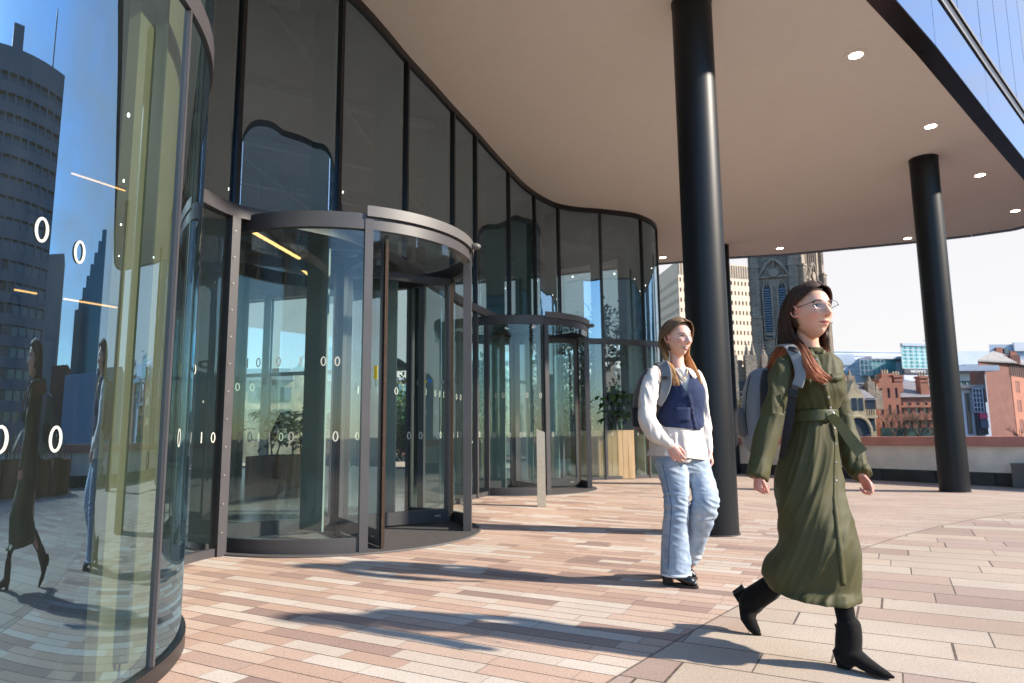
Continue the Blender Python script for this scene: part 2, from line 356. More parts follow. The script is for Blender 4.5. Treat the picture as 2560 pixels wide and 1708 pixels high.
ups = [(-14, -1.2), (-9, -.6), (-6.2, .1), bp(-78), bp(-38), bp(5.6), bp(50), (-2.66, 5.15), post1, (-1.77, 6.71), (-1.29, 8.06), (-.83, 9.41), (-.55, 10.21), (-.04, 11.72), (.46, 12.96), (.98, 13.69), (1.89, 14.05), (2.83, 14.48), (3.36, 15.35), (3.42, 16.6), (3.1, 17.4), (2.4, 18.2), (1.0, 19.1), (-2, 20.4), (-5, 21.45), (-8, 22.5), (-11, 23.45), (-14, 24.4)]
lows = [(-14, -1.2), (-9, -.6), (-6.2, .1), bp(-78), bp(-38), bp(5.6), bp(50), (-2.66, 5.15), post1, None, (-1.13, 8.53), (-.55, 10.21), (-.40, 10.66), None, (.52, 13.05), (.98, 13.69), (1.89, 14.05), (2.83, 14.48), (3.36, 15.35), (3.42, 16.6), (3.1, 17.4), (2.4, 18.2), (1.0, 19.1), (-2, 20.4), (-5, 21.45), (-8, 22.5), (-11, 23.45), (-14, 24.4)]
ui = [nearest(q) for q in ups]
def digit(b, q, nrm, z, h, ch):       # a flat "0" ring or "I" bar of vinyl on the glass
    tg = Vector((-nrm.y, nrm.x, 0)); w = h*.56
    if ch == 'I':
        hw = h*.075; b.add([q+tg*a+Vector((0, 0, z+c)) for a, c in ((-hw, -h/2), (hw, -h/2), (hw, h/2), (-hw, h/2))], [(0, 1, 2, 3)]); return
    n = 28; vs = []
    for r_ in (1, .0):
        for k in range(n):
            a = 2*math.pi*k/n; ww = w/2-(0 if r_ else h*.125); hh = h/2-(0 if r_ else h*.11)
            vs.append(q+tg*(ww*math.cos(a))+Vector((0, 0, z+hh*math.sin(a))))
    b.add(vs, [(k, (k+1) % n, n+(k+1) % n, n+k) for k in range(n)])
def digits_on(path, parent, name='lettering', rows=((1.0, .085), (1.68, .08)), step=.19, seed=1, out=.004, drop=0.35):
    rr = random.Random(seed); b = MB()
    for zz, h in rows:
        pts = resample(path, .02); k = rr.randint(3, 8)
        while k < len(pts)-4:
            d = (pts[k+1]-pts[k-1]).normalized(); nn = Vector((d.y, -d.x, 0))
            if rr.random() > drop: digit(b, pts[k]+nn*out, nn, zz, h, 'I' if rr.random() < .2 else '0')
            k += int(step*(rr.choice((1, 1, 1.5, 2, 3)))/.02)
    if b.f: b.build(name, M['letter'], parent, fix=False)
curved_rng = (nearest(bp(-85)), nearest((-2.66, 5.15)))
n_up = 0
for i, j in zip(ui, ui[1:]):
    b = MB(); b.sheet(cut(i, j), 3.10, ZT, 1)
    gm = M['curved_glass'] if i >= curved_rng[0] and j <= curved_rng[1] else M['upper_glass']
    b.build('upper_window_pane', gm, root, smooth='all', fix=False)
    b = MB(); b.wallstrip(cut(i, j), 2.98, 3.10, .03 if (i >= curved_rng[0] and j <= curved_rng[1]) else .09)
    near_b = i >= curved_rng[0] and j <= curved_rng[1]
    b.build('transom', M['metal_dark'], root)
prev = None; sidx = 0
for q in lows:
    if q is None: prev = None; continue
    k = nearest(q)
    if prev is not None:
        near_b = prev >= curved_rng[0] and k <= curved_rng[1]
        b = MB(); b.sheet(cut(prev, k), .07, 2.98, 1)
        pn = b.build('window_pane', M['curved_glass'] if near_b else M['facade_glass'], root, smooth='all', fix=False)
        sidx += 1
        if not near_b and q[1] > 4: digits_on(cut(prev, k), pn, rows=((1.0, .09), (1.30, .022), (1.56, .085)), seed=20+sidx, step=.14, drop=.08)
        if near_b:
            pth = cut(prev, k); bb = MB()
            for dx, zc, hh, ch in ((45, 1.70, .088, '0'), (157, 1.66, .085, '0'), (8, 1.0, .09, '0'), (123, 1.0, .09, '0'), (410, 1.0, .085, '0'), (-60, 1.0, .09, '0')):
                dr = ray(dx, 1000); best = min(range(len(pth)), key=lambda i_: abs(math.atan2(pth[i_].x, pth[i_].y)-math.atan2(dr.x, dr.y))+(9 if pth[i_].y < .5 else 0))
                if 0 < best < len(pth)-1 and abs(math.atan2(pth[best].x, pth[best].y)-math.atan2(dr.x, dr.y)) < .03:
                    dd_ = (pth[best+1]-pth[best-1]).normalized(); digit(bb, pth[best]+Vector((dd_.y, -dd_.x, 0))*.004, Vector((dd_.y, -dd_.x, 0)), zc, hh, ch)
            if bb.f: bb.build('lettering', M['letter'], pn, fix=False)
            elif q[1] > 4: digits_on(pth, pn, seed=77)
        b = MB(); b.wallstrip(cut(prev, k), .0, .07, .045); b.build('base_rail', M['metal_black'] if near_b else M['metal_dark'], root)
    prev = k
def post_at(k, z0, z1, w, dpt, name, mat, inward=0.0):
    a = fac[max(0, k-1)]; c = fac[min(len(fac)-1, k+1)]; d = (c-a).normalized(); nn = Vector((d.y, -d.x, 0)); p0 = fac[k]-nn*inward
    b = MB(); b.box((p0.x, p0.y, (z0+z1)/2), (w, dpt, z1-z0), math.atan2(d.y, d.x)); b.build(name, mat, root)
for q, k in zip(ups, ui):
    post_at(k, 3.102, ZT, *((.02, .03) if curved_rng[0] <= k < curved_rng[1] else (.042, .07)), 'mullion', M['metal_black'])
    post_at(k, .09, ZT-.05, .02, .34, 'glass_fin', M['fin'], .26)
for q in lows:
    if q is None: continue
    k = nearest(q); wide = (q == post1)
    post_at(k, .0, 2.978, *((.085, .10) if wide else ((.018, .03) if curved_rng[0] <= k < curved_rng[1] else (.05, .08))), 'mullion', M['metal_dark'])
b = MB(); b.wallstrip(cut(0, len(fac)-1), 5.655, 5.748, .06); b.build('head_trim', M['metal_black'], root)
def sm01(t_): t_ = max(0, min(1, t_)); return t_*t_*(3-2*t_)
def fall(x, y): return sm01((y-7.4)/2.8)*sm01((4.2-x)/1.6)*sm01((x+4.5)/2.5)*sm01((19.5-y)/2.5)      # the paving rises 8 cm towards the farther entrance
for o in root.children:
    if o.name.split('.')[0] in ('window_pane', 'upper_window_pane', 'transom', 'base_rail', 'mullion'):
        for oo in [o]+list(o.children):
            for v_ in oo.data.vertices:
                if v_.co.z < 3.2: v_.co.z += fall(v_.co.x, v_.co.y)*(.08-.072*v_.co.z)
# rivet screws on the door post (small round heads)
b = MB()
for k in range(12):
    a = fac[nearest(post1)]; b.cyl((a.x+.047, a.y-.053, .2+k*.24), (a.x+.049, a.y-.056, .2+k*.24), .005, n=8)
b.build('rivet', M['steel'], root)
# canopy slab, soffit, fascia, upper floors
can = [(-14, -10.4), (3.99, 7.0), (5.17, 8.08), (7.17, 10.0), (9.8, 12.5), (11.3, 14.0), (11.95, 14.75), (12.15, 15.3), (11.95, 15.8), (11.3, 16.25), (10.2, 16.8), (7.34, 17.9), (5.86, 18.2), (4.09, 18.8), (0, 20.6), (-8, 23.3), (-14, 25.4)]
can = [Vector((a, c_, 0)) for a, c_ in can]
def offset(poly, d):
    n = len(poly); out = []
    for i in range(n):
        a, p0, c_ = poly[i-1], poly[i], poly[(i+1) % n]; e1 = (p0-a).normalized(); e2 = (c_-p0).normalized()
        n1 = Vector((e1.y, -e1.x, 0)); n2 = Vector((e2.y, -e2.x, 0)); m_ = (n1+n2); m_ = m_/max(.4, m_.length_squared)*2; out.append(p0+m_*d)
    return out
b = MB(); b.prism(can, 5.75, 6.02); b.build('soffit', M['plaster'], root)
inn = [Vector((p_.x, p_.y, 0)) for p_ in cut(0, len(fac)-1, -.07)]
poly = inn+[Vector((-14, 20, 0))]
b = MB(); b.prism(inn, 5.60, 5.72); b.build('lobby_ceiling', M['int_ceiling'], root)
b = MB(); b.prism([(p_.x, p_.y) for p_ in cut(0, len(fac)-1, -.03)], .002, .012)
gv = []
for j in range(81):
    for i in range(61):
        x, y = -4.4+8.5*i/60, 7.45+12*j/80; gv.append((x, y, .0125+.080*fall(x, y)))
fc_ = cut(0, len(fac)-1, -.03)
b.add(gv, [(j*61+i, j*61+i+1, (j+1)*61+i+1, (j+1)*61+i) for j in range(80) for i in range(60) if in_poly(gv[j*61+i], fc_) and in_poly(gv[(j+1)*61+i+1], fc_) and in_poly(gv[j*61+i+1], fc_)]); b.build('lobby_floor', M['int_floor'], root)
o1 = offset(can, .20); strip_n = len(can)
b = MB()       # bronze edge strip lying in the soffit plane, panel by panel
o0 = offset(can, -.02)
def edge_strip(b, A, B, z0, z1, gap=.012, k0=0):
    for i in range(k0, len(A)):
        j = (i+1) % len(A); a0, a1, b0, b1 = A[i], A[j], B[i], B[j]; L = (a1-a0).length; n = max(1, round(L/2.9))
        for q in range(n):
            t0, t1 = q/n+gap/L/2, (q+1)/n-gap/L/2
            p_ = [a0.lerp(a1, t0), a0.lerp(a1, t1), b0.lerp(b1, t1), b0.lerp(b1, t0)]; b.prism([(w.x, w.y) for w in p_], z0, z1)
edge_strip(b, o0, o1, 5.742, 5.749); b.build('fascia_strip', M['fascia'], root)
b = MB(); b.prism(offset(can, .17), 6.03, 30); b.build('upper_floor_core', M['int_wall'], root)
def panels(z0, z1, off, name, mat, step, gap=.012, k0=0):
    o_ = offset(can, off); i_ = offset(can, off-.02); b = MB()
    for i in range(len(can)):
        j = (i+1) % len(can); L = (o_[j]-o_[i]).length; n = max(1, round(L/step))
        for q in range(n):
            t0, t1 = q/n+gap/L/2, (q+1)/n-gap/L/2; pp = [o_[i].lerp(o_[j], t0), o_[i].lerp(o_[j], t1), i_[i].lerp(i_[j], t1), i_[i].lerp(i_[j], t0)]
            b.prism([(w.x, w.y) for w in pp], z0, z1)
    return b.build(name, mat, root)
panels(5.752, 6.55, .205, 'spandrel_panel', M['blue_glass'], 2.9)
panels(6.553, 6.60, .225, 'facade_rail', M['metal_grey'], 2.9, .0); panels(6.603, 6.78, .20, 'facade_recess', M['metal_black'], 2.9, .0); panels(6.783, 6.83, .225, 'facade_rail', M['metal_grey'], 2.9, .0)
for fl in range(6):
    z0 = 6.833+fl*3.9; panels(z0, z0+3.1, .205, 'upper_glazing', M['blue_glass'], 1.45, .03); panels(z0+3.103, z0+3.897, .215, 'floor_band', M['fascia'], 2.9)
# lobby interior: pale lining panel just behind the curved glass, and an added dark sheet for the dim interior
def on_circle(dx, rad):
    dr = ray(dx, 1000); d_ = Vector((dr.x, dr.y, 0)).normalized(); o_ = -Vector((*BC, 0)); bb = o_.dot(d_); tt = -bb-math.sqrt(max(0, bb*bb-o_.length_squared+rad*rad)); h_ = d_*tt-Vector((*BC, 0)); return math.degrees(math.atan2(h_.y, h_.x))
def arc_pts(a0, a1, rad, n=24): return [Vector((BC[0]+rad*math.cos(R(a0+(a1-a0)*k/n)), BC[1]+rad*math.sin(R(a0+(a1-a0)*k/n)), 0)) for k in range(n+1)]
aL, aR = on_circle(243, 1.58), on_circle(388, 1.58)
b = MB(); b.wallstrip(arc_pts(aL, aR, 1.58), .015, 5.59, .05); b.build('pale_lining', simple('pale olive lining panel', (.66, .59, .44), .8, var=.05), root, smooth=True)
b = MB(); b.wallstrip(arc_pts(-80, aL-1.0, 1.45), .015, 5.59, .04); b.build('added_dark_sheet', simple('charcoal of the added sheet', (.012, .014, .018), .8), root, smooth=True)  # unseen sheet put in to darken the view behind the reflections
b2 = MB()
inn2 = cut(0, len(fac)-1, -.25)
def rail(a, c_, w_, h_):
    a, c_ = Vector(a), Vector(c_); n = 80; run = None
    for k in range(n+1):
        p_ = a.lerp(c_, k/n); ok = in_poly(p_, inn2)
        if ok and run is None: run = p_
        if (not ok or k == n) and run is not None:
            if (p_-run).length > .8: b2.bar(run, a.lerp(c_, (k-1)/n), w_, h_)
            run = None
for k in range(8): rail((-13, -1+k*1.7, 5.5), (5, 8+k*2.6, 5.5), .10, .10)
for k in range(7): rail((-12+k*2.2, 0, 5.47), (-9.5+k*2.2, 23, 5.47), .05, .06)
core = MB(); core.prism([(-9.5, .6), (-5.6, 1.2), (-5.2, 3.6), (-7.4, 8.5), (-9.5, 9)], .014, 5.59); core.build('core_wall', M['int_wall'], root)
def clip_in(p_):
    return p_
b2.build('ceiling_rail', M['int_beam'], root)
def linear(name, a, c_, lab):
    t_ = thing(name, a, lab, 'lamp', 'slim amber lamps hanging inside the lobby'); b = MB(); b.bar(a, c_, .05, .03); b.build('lamp_tube', M['linear'], t_)
    b = MB(); b.bar(Vector(a)+Vector((0, 0, .035)), Vector(c_)+Vector((0, 0, .035)), .06, .03); b.build('lamp_housing', M['metal_black'], t_)
    for q in (.15, .85):
        p_ = Vector(a).lerp(Vector(c_), q); b = MB(); b.cyl(p_+Vector((0, 0, .05)), (p_.x, p_.y, 5.6), .004, n=5); b.build('hanging_wire', M['metal_black'], t_)
    rebase(t_)
a1 = at(578, 531, 10.5); a2 = at(688, 566, 12.2); a2.z = a1.z; linear('linear_lamp', a1, a2, 'slim amber lamp seen through the top left of the nearest revolving door')
a1 = at(676, 604, 15.0); a2 = at(730, 620, 17); a2.z = a1.z; linear('linear_lamp', a1, a2, 'short amber lamp deep in the lobby behind the door hub')
for (x0, y0, x1, y1, lab) in ((165, 398, 287, 438, 'long slim amber strip lamp glowing high behind the curved glass'), (33, 665, 84, 674, 'short amber strip lamp behind the curved glass before the mirrored tower'), (146, 686, 268, 706, 'slim amber strip lamp behind the curved glass crossing the mirrored glass tower')):
    pts = []
    for k in range(9):
        dx = x0+(x1-x0)*k/8; a_ = R(on_circle(dx-(0 if y0 > 600 else 26)*0, 1.68)); P_ = Vector((BC[0]+1.68*math.cos(a_), BC[1]+1.68*math.sin(a_), 0)); dr = ray(dx, y0+(y1-y0)*k/8)
        a2_ = None; lo_, best_ = None, 9
        for q in range(-60, 61):
            an = R(q); c_ = Vector((BC[0]+1.68*math.cos(an), BC[1]+1.68*math.sin(an), 0)); e_ = abs(math.atan2(c_.x, c_.y)-math.atan2(dr.x, dr.y))+(5 if c_.dot(c_) > 9.9 else 0)
            if e_ < best_: best_ = e_; lo_ = q
        fine = min((lo_+w*.05 for w in range(-20, 21)), key=lambda q: abs(math.atan2(BC[0]+1.68*math.cos(R(q)), BC[1]+1.68*math.sin(R(q)))-math.atan2(dr.x, dr.y)))
        c_ = Vector((BC[0]+1.68*math.cos(R(fine)), BC[1]+1.68*math.sin(R(fine)), 0)); pts.append(Vector((c_.x, c_.y, 1+dr.z/math.hypot(dr.x, dr.y)*math.hypot(c_.x, c_.y))))
    t_ = thing('strip_lamp', pts[0], lab, 'lamp', 'slim amber lamps behind the curved glass'); b = MB(); b.tube(pts, .0032, 6); b.build('lamp_tube', M['linear'], t_); b = MB(); b.tube([p_+Vector((0, 0, .008)) for p_ in pts], .004, 6); b.build('lamp_housing', M['metal_black'], t_); rebase(t_)
# ---------------------------------------------------------------- round columns
def column(x, y, r, lab, z1=5.748):
    t_ = thing('canopy_column', (x, y, 0), lab, 'column', 'black round columns')
    b = MB(); b.cyl((x, y, .012), (x, y, z1), r, n=64); b.build('shaft', M['column'], t_, smooth=True)
    b = MB(); b.cyl((x, y, .0), (x, y, .012), r+.012, n=64); b.build('foot_ring', M['metal_dark'], t_, smooth=True)
    b = MB(); b.cyl((x, y, z1-.03), (x, y, z1), r+.006, n=64); b.build('top_collar', M['metal_black'], t_, smooth=True); rebase(t_)
column(2.03, 7.02, .215, 'thick black round column just behind the two women')
column(7.28, 11.5, .225, 'black round column standing alone near the parapet at right')
q = at(1660, 620, 17.0); column(q.x, q.y, .16, 'thin black column hidden behind the thick front one')
column(-7.2, 17.6, .3, 'dark column inside the lobby seen through the nearest door', 5.6)
column(-2.6, 18.2, .2, 'slim dark column deep in the lobby by the back glazing', 5.6)
# ---------------------------------------------------------------- soffit downlights
spots = [(1964, 127, .075, 'large downlight nearest the camera in the canopy soffit'), (2136, 290, .075, 'downlight just above the far round column'), (2249, 402, .075, 'downlight third along the right edge of the canopy'), (2330, 484, .075, 'downlight at the extreme right of the canopy'), (2083, 547, .075, 'downlight left of the far column at the canopy edge'), (1790, 570, .075, 'downlight above the cathedral tower at the canopy edge'), (1521, 591, .075, 'downlight left of the thick column above the office block')]
for x, y, r_, lab in spots:
    q = onz(x, y, 5.75); t_ = thing('soffit_downlight', (q.x, q.y, 5.75), lab, 'downlight', 'downlights in the canopy soffit')
    n = 32; b = MB(); rg = []
    for rr, zz in ((.15, 5.7495), (.15, 5.744), (.085, 5.744), (.083, 5.7495)): rg.append([(q.x+rr*math.cos(2*math.pi*k/n), q.y+rr*math.sin(2*math.pi*k/n), zz) for k in range(n)])
    b.rings(rg, cap=False); b.build('trim_ring', M['plaster'], t_, smooth=True)
    b = MB(); b.cyl((q.x, q.y, 5.7455), (q.x, q.y, 5.7485), .082, n=n); b.build('lens', M['lamp'], t_); rebase(t_)
# ---------------------------------------------------------------- revolving doors
def arcp(c, r, a0, a1, n): return [Vector((c[0]+r*math.cos(R(a0+(a1-a0)*k/n)), c[1]+r*math.sin(R(a0+(a1-a0)*k/n)), 0)) for k in range(n+1)]
def door(c, rr, lab, wing0, seed):
    t_ = thing('revolving_door', (c[0], c[1], 0), lab, 'revolving door', 'dark framed revolving doors'); md = M['metal_dark']
    r_ = rr
    # drum walls: left outer, right outer and the two inner quarters
    for a0, a1 in ((-126, -67), (-2, 66), (80, 116), (170, 226)):
        pth = arcp(c, r_, a0, a1, 18)
        b = MB(); b.sheet(pth, .13, 2.88); g_ = b.build('drum_glass', M['door_glass'], t_, smooth='all', fix=False)
        if a0 < 70: digits_on(pth, g_, seed=seed+a0, rows=((1.0, .09), (1.66, .085)), step=.135, drop=.05)
        b = MB(); b.wallstrip(pth, .0, .13, .05); b.build('plinth', md, t_, smooth=True)
    for a, w in ((-126, .07), (-67, .075), (-2, .075), (66, .07), (80, .06), (116, .06), (170, .06), (226, .07)):
        p_ = Vector((c[0]+r_*math.cos(R(a)), c[1]+r_*math.sin(R(a)), 0)); b = MB(); b.box((p_.x, p_.y, 1.49), (.085, w, 2.98), R(a)); b.build('post', md, t_)
    full = arcp(c, r_, -126, 234, 90)
    b = MB(); b.wallstrip(full, 2.882, 3.03, .07); b.build('canopy_ring', md, t_, smooth=True)
    b = MB(); b.wallstrip(arcp(c, r_+.055, -68, 14, 30), 3.0, 3.10, .02); b.build('front_visor', M['metal_grey'], t_, smooth=True)
    b = MB(); b.sheet(arcp(c, r_+.03, -67, 14, 30), 2.78, 3.0); b.build('visor_glass', M['door_glass'], t_, smooth='all', fix=False)
    b = MB(); n = 64; b.add([(c[0]+(r_+.02)*math.cos(2*math.pi*k/n), c[1]+(r_+.02)*math.sin(2*math.pi*k/n), 3.045) for k in range(n)], [tuple(range(n))]); b.build('roof_glass', M['door_glass'], t_, fix=False)
    q = Vector((c[0]+(r_+.1)*math.cos(R(-6)), c[1]+(r_+.1)*math.sin(R(-6)), 3.03)); b = MB(); b.ellipsoid(q, (.06, .045, .038)); b.build('motion_sensor', M['metal_grey'], t_, smooth='all')
    b = MB(); b.cyl((c[0], c[1], .004), (c[0], c[1], .011), r_+.12, n=96); b.build('entrance_mat', M['mat'], t_)
    b = MB(); b.wallstrip(arcp(c, r_+.125, 0, 360, 96), .004, .016, .02); b.build('mat_rim', M['metal_grey'], t_, smooth=True)
    b = MB(); b.cyl((c[0], c[1], .02), (c[0], c[1], 2.88), .045, n=20); b.build('hub', md, t_, smooth=True)
    b = MB(); b.cyl((c[0], c[1], 2.885), (c[0], c[1], 2.95), .35, n=40); b.build('hub_cap', md, t_, smooth=True)
    for k in range(4):
        a = R(wing0+90*k); d = Vector((math.cos(a), math.sin(a), 0)); C0 = Vector((c[0], c[1], 0)); L0, L1 = .05, r_-.075
        def rb(x0, x1, z0, z1, th): return (C0+d*((x0+x1)/2)+Vector((0, 0, (z0+z1)/2)), (x1-x0, th, z1-z0), a)
        b = MB(); b.box(*rb(L1-.055, L1, .03, 2.86, .05)); b.box(*rb(L0, L0+.05, .03, 2.86, .05)); b.box(*rb(L0+.05, L1-.055, .03, .17, .048)); b.box(*rb(L0+.05, L1-.055, 2.77, 2.86, .048))
        w_ = b.build('door_wing', md, t_)
        b = MB(); b.box(*rb(L1+.001, L1+.045, .02, 2.87, .03)); b.build('brush_seal', M['rubber'], w_)
        pa = [C0+d*(L0+.06+(L1-L0-.12)*q/12) for q in range(13)]
        b = MB(); b.sheet([pa[0], pa[-1]], .175, 2.765); g_ = b.build('wing_glass', M['door_glass'], w_, fix=False)
        digits_on(pa, g_, seed=seed+k, rows=((1.0, .085), (1.5, .08)), step=.15, drop=.12)
        b = MB(); b.box(*rb(L1-.19, L1-.12, .09, .105, .056)); b.build('lock_plate', M['steel'], w_)
    rebase(t_); return t_
M['mat'] = simple('dark grey entrance matting', (.05, .043, .042), .95, var=.5, scale=120)
door((-1.85, 7.37), 1.37, 'nearest revolving door, tall glass drum with brown brush edge on its open wing', -59, 3)
d2 = door((.04, 11.87), 1.37, 'farther revolving door behind the steel push post', -70, 50); d2.scale = (.92, .92, .92); d2.location.z = .078
for o_ in [o for o in bpy.data.objects if o.name == 'revolving_door']:
    for (x, y, c_, n_) in ((977, 876, (.8, .6, .05), 3), (986, 874, (.03, .2, .6), 16), (1015, 876, (.4, .4, .42), 16)):
        q = at(x, y, 8.05); b = MB(); b.add([q+Vector((.028*math.cos(2*math.pi*k/n_+math.pi/2), -.02*0, .028*math.sin(2*math.pi*k/n_+math.pi/2))) for k in range(n_)], [tuple(range(n_))]); s_ = b.build('safety_sticker', simple('sticker ink', c_, .5, var=.03), o_, fix=False); s_.matrix_parent_inverse = Matrix.Translation(-o_.location)
# small sticker on the near door
b = MB(); q = at(862, 855, 6.15); b.box(q, (.035, .003, .12), R(-20)); tag(b.build('warning_sticker', simple('yellow sticker', (.8, .6, .03), .5, var=.05)), 'small yellow notice stuck by the near door post', 'sticker')
# stainless push post
q = onz(1243, 1161, .066)
t_ = thing('push_post', (q.x, q.y, 0), 'slim stainless post with slanted top outside the farther door', 'post')
b = MB(); w2 = .055; hs = ((-1, -1, .99), (1, -1, .94), (1, 1, .94), (-1, 1, .99))
b.add([(q.x+sx*w2, q.y+sy*.05, z_) for z_ in (0.004,) for sx, sy, _ in hs]+[(q.x+sx*w2, q.y+sy*.05, h_+.03) for sx, sy, h_ in hs], [(0, 1, 2, 3), (4, 5, 6, 7), (0, 1, 5, 4), (1, 2, 6, 5), (2, 3, 7, 6), (3, 0, 4, 7)]); b.build('body', M['steel'], t_)
b = MB(); b.box((q.x, q.y, .999), (.075, .07, .006), (Vector((1, 0, -.45)).normalized(), Vector((0, 1, 0)), Vector((.45, 0, 1)).normalized())); b.build('push_plate', M['metal_black'], t_)
b = MB(); b.box((q.x, q.y, .004), (.13, .12, .006)); b.build('base_plate', M['steel'], t_); rebase(t_); t_.location.z = .08*fall(q.x, q.y)
# ---------------------------------------------------------------- parapet
M['coping'] = simple('red brown stone coping', (.50, .21, .17), .7, var=.15, scale=3, bstr=.1)
M['wallpanel'] = simple('pale streaked concrete panel', (.78, .68, .59), .85, var=.14, scale=2.2, bstr=.15)
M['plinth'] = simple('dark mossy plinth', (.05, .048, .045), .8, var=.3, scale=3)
PA = Vector((-.6, 26.97, 0)); PB = Vector((5.61, 17.45, 0)); PC = Vector((8.99, 12.27, 0)); PD = Vector((14.3, 4.15, 0)); PE = Vector((60, 4.15, 0))
t_ = thing('parapet_wall', (PC.x, PC.y, 0), 'long low pale parapet wall with red brown coping and dark plinth', 'wall')
d = (PD-PA).normalized(); nn = Vector((d.y, -d.x, 0))*-1; tot = (PD-PA).length; cop = MB(); pl = MB()
a_ = math.atan2(d.y, d.x); s0 = (PB-PA).length; k = 0; x_ = 0
while x_ < tot:
    L = min(2.05, tot-x_); c_ = PA+d*(x_+L/2); b = MB(); b.box((c_.x, c_.y, .475), (L-.05, .30, .47), a_); b.build('wall_panel', M['wallpanel'], t_); x_ += L
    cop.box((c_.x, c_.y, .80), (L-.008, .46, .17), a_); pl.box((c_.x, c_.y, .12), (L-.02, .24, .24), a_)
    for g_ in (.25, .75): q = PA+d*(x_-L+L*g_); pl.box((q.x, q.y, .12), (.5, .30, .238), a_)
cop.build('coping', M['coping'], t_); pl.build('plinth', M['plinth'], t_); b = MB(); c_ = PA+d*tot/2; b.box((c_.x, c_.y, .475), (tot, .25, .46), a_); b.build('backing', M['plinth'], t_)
rebase(t_)
t_ = thing('parapet_wall', (PD.x, PD.y, 0), 'low parapet wall running away east beyond the frame', 'wall'); b = MB(); b.box((37, 4.35, .36), (45, .3, .7)); b.build('wall_panel', M['wallpanel'], t_); b = MB(); b.box((37, 4.35, .8), (45.2, .46, .17)); b.build('coping', M['coping'], t_); rebase(t_)
# grey square bollard at the right frame edge
q = onz(2345, 1121); t_ = thing('bollard', (q.x, q.y, 0), 'stubby dark grey square bollard before the parapet at right', 'bollard')
b = MB(); b.box((q.x+.1, q.y, .20), (.30, .30, .39), .5); b.build('body', M['metal_grey'], t_); b = MB(); b.box((q.x+.1, q.y, .41), (.32, .32, .03), .5); b.build('cap', M['metal_grey'], t_); rebase(t_)
rebase(root)
# ================================================================ CITY (north of the terrace, seen directly)
def dirx(x, Y, y=990): return at(x, y, Y).x
def zat(x, y, Y): return at(x, y, Y).z
def wall_windows(name, A, B, z0, z1, nx, nz, ww, wh, mats, parent, depth=.25, th=.6, sill=.5, arch=False, x0=0, x1=1, base=None, top=None, win='window', maxw=90):
    """solid wall from A to B (plan) with recessed window openings; returns wall object; windows are separate part meshes"""
    A = Vector((A[0], A[1], 0)); B = Vector((B[0], B[1], 0)); d = (B-A); L = d.length; d.normalize(); nrm = Vector((d.y, -d.x, 0))
    b = MB(); cw = L*(x1-x0)/nx; ch = (z1-z0)/nz
    us = [0]; 
    for i in range(nx): c_ = L*x0+(i+.5)*cw; us += [c_-ww*cw/2, c_+ww*cw/2]
    us.append(L); vs = [base if base is not None else z0]
    for k in range(nz): c_ = z0+(k+sill)*ch; vs += [c_-wh*ch/2, c_+wh*ch/2]
    vs.append(top if top is not None else z1)
    def P(u_, v_, o=0.): return A+d*u_+nrm*(-o)+Vector((0, 0, v_))
    wins = []
    for i in range(len(us)-1):
        for k in range(len(vs)-1):
            u0, u1, v0, v1 = us[i], us[i+1], vs[k], vs[k+1]
            if i % 2 == 1 and k % 2 == 1:
                b.add([P(u0, v0), P(u1, v0), P(u1, v0, depth), P(u0, v0, depth)], [(0, 1, 2, 3)]); b.add([P(u0, v1), P(u1, v1), P(u1, v1, depth), P(u0, v1, depth)], [(3, 2, 1, 0)])
                b.add([P(u0, v0), P(u0, v1), P(u0, v1, depth), P(u0, v0, depth)], [(0, 1, 2, 3)]); b.add([P(u1, v0), P(u1, v1), P(u1, v1, depth), P(u1, v0, depth)], [(3, 2, 1, 0)])
                wins.append((u0, u1, v0, v1))
            else: b.add([P(u0, v0), P(u1, v0), P(u1, v1), P(u0, v1)], [(0, 1, 2, 3)])
    o = b.build('wall', mats[0], parent, fix=False)
    if len(wins) <= maxw and win:
        for u0, u1, v0, v1 in wins:
            g = MB(); g.add([P(u0, v0, depth), P(u1, v0, depth), P(u1, v1, depth), P(u0, v1, depth)], [(0, 1, 2, 3)])
            w_, h_ = u1-u0, v1-v0; fr = .06*w_
            wo_ = g.build(win, mats[1], parent, fix=False)
            f_ = MB()
            for aa, bb in (((u0, v0), (u0+fr, v1)), ((u1-fr, v0), (u1, v1)), ((u0, v1-fr), (u1, v1)), ((u0, v0), (u1, v0+fr)), ((u0, (v0+v1)/2-fr/2), (u1, (v0+v1)/2+fr/2)), (((u0+u1)/2-fr/2, v0), ((u0+u1)/2+fr/2, v1))):
                f_.add([P(aa[0], aa[1], depth-.04), P(bb[0], aa[1], depth-.04), P(bb[0], bb[1], depth-.04), P(aa[0], bb[1], depth-.04)], [(0, 1, 2, 3)])
            f_.build('window_frame', mats[2] if len(mats) > 2 else mats[0], wo_, fix=False)
    else:
        g = MB()
        for u0, u1, v0, v1 in wins: g.add([P(u0, v0, depth), P(u1, v0, depth), P(u1, v1, depth), P(u0, v1, depth)], [(0, 1, 2, 3)])
        w_ = g.build('window', mats[1], parent, fix=False); w_['kind'] = 'stuff'
    return o
MW = simple('far window glass', (.035, .045, .06), .12, 0, .8, .4, .3)
MWL = simple('pale sky window glass', (.16, .24, .30), .15, .2, .8, .5, .25)
beige = simple('beige tiled office cladding', (.56, .43, .31), .7, var=.07, scale=.6)
stone_t = NT('weathered black and buff sandstone'); p = stone_t.pos()
n1 = stone_t.noise(stone_t.mapv(p, (1, 1, .5)), .35, 8, .7); n2 = stone_t.noise(p, 2.2, 6, .7)
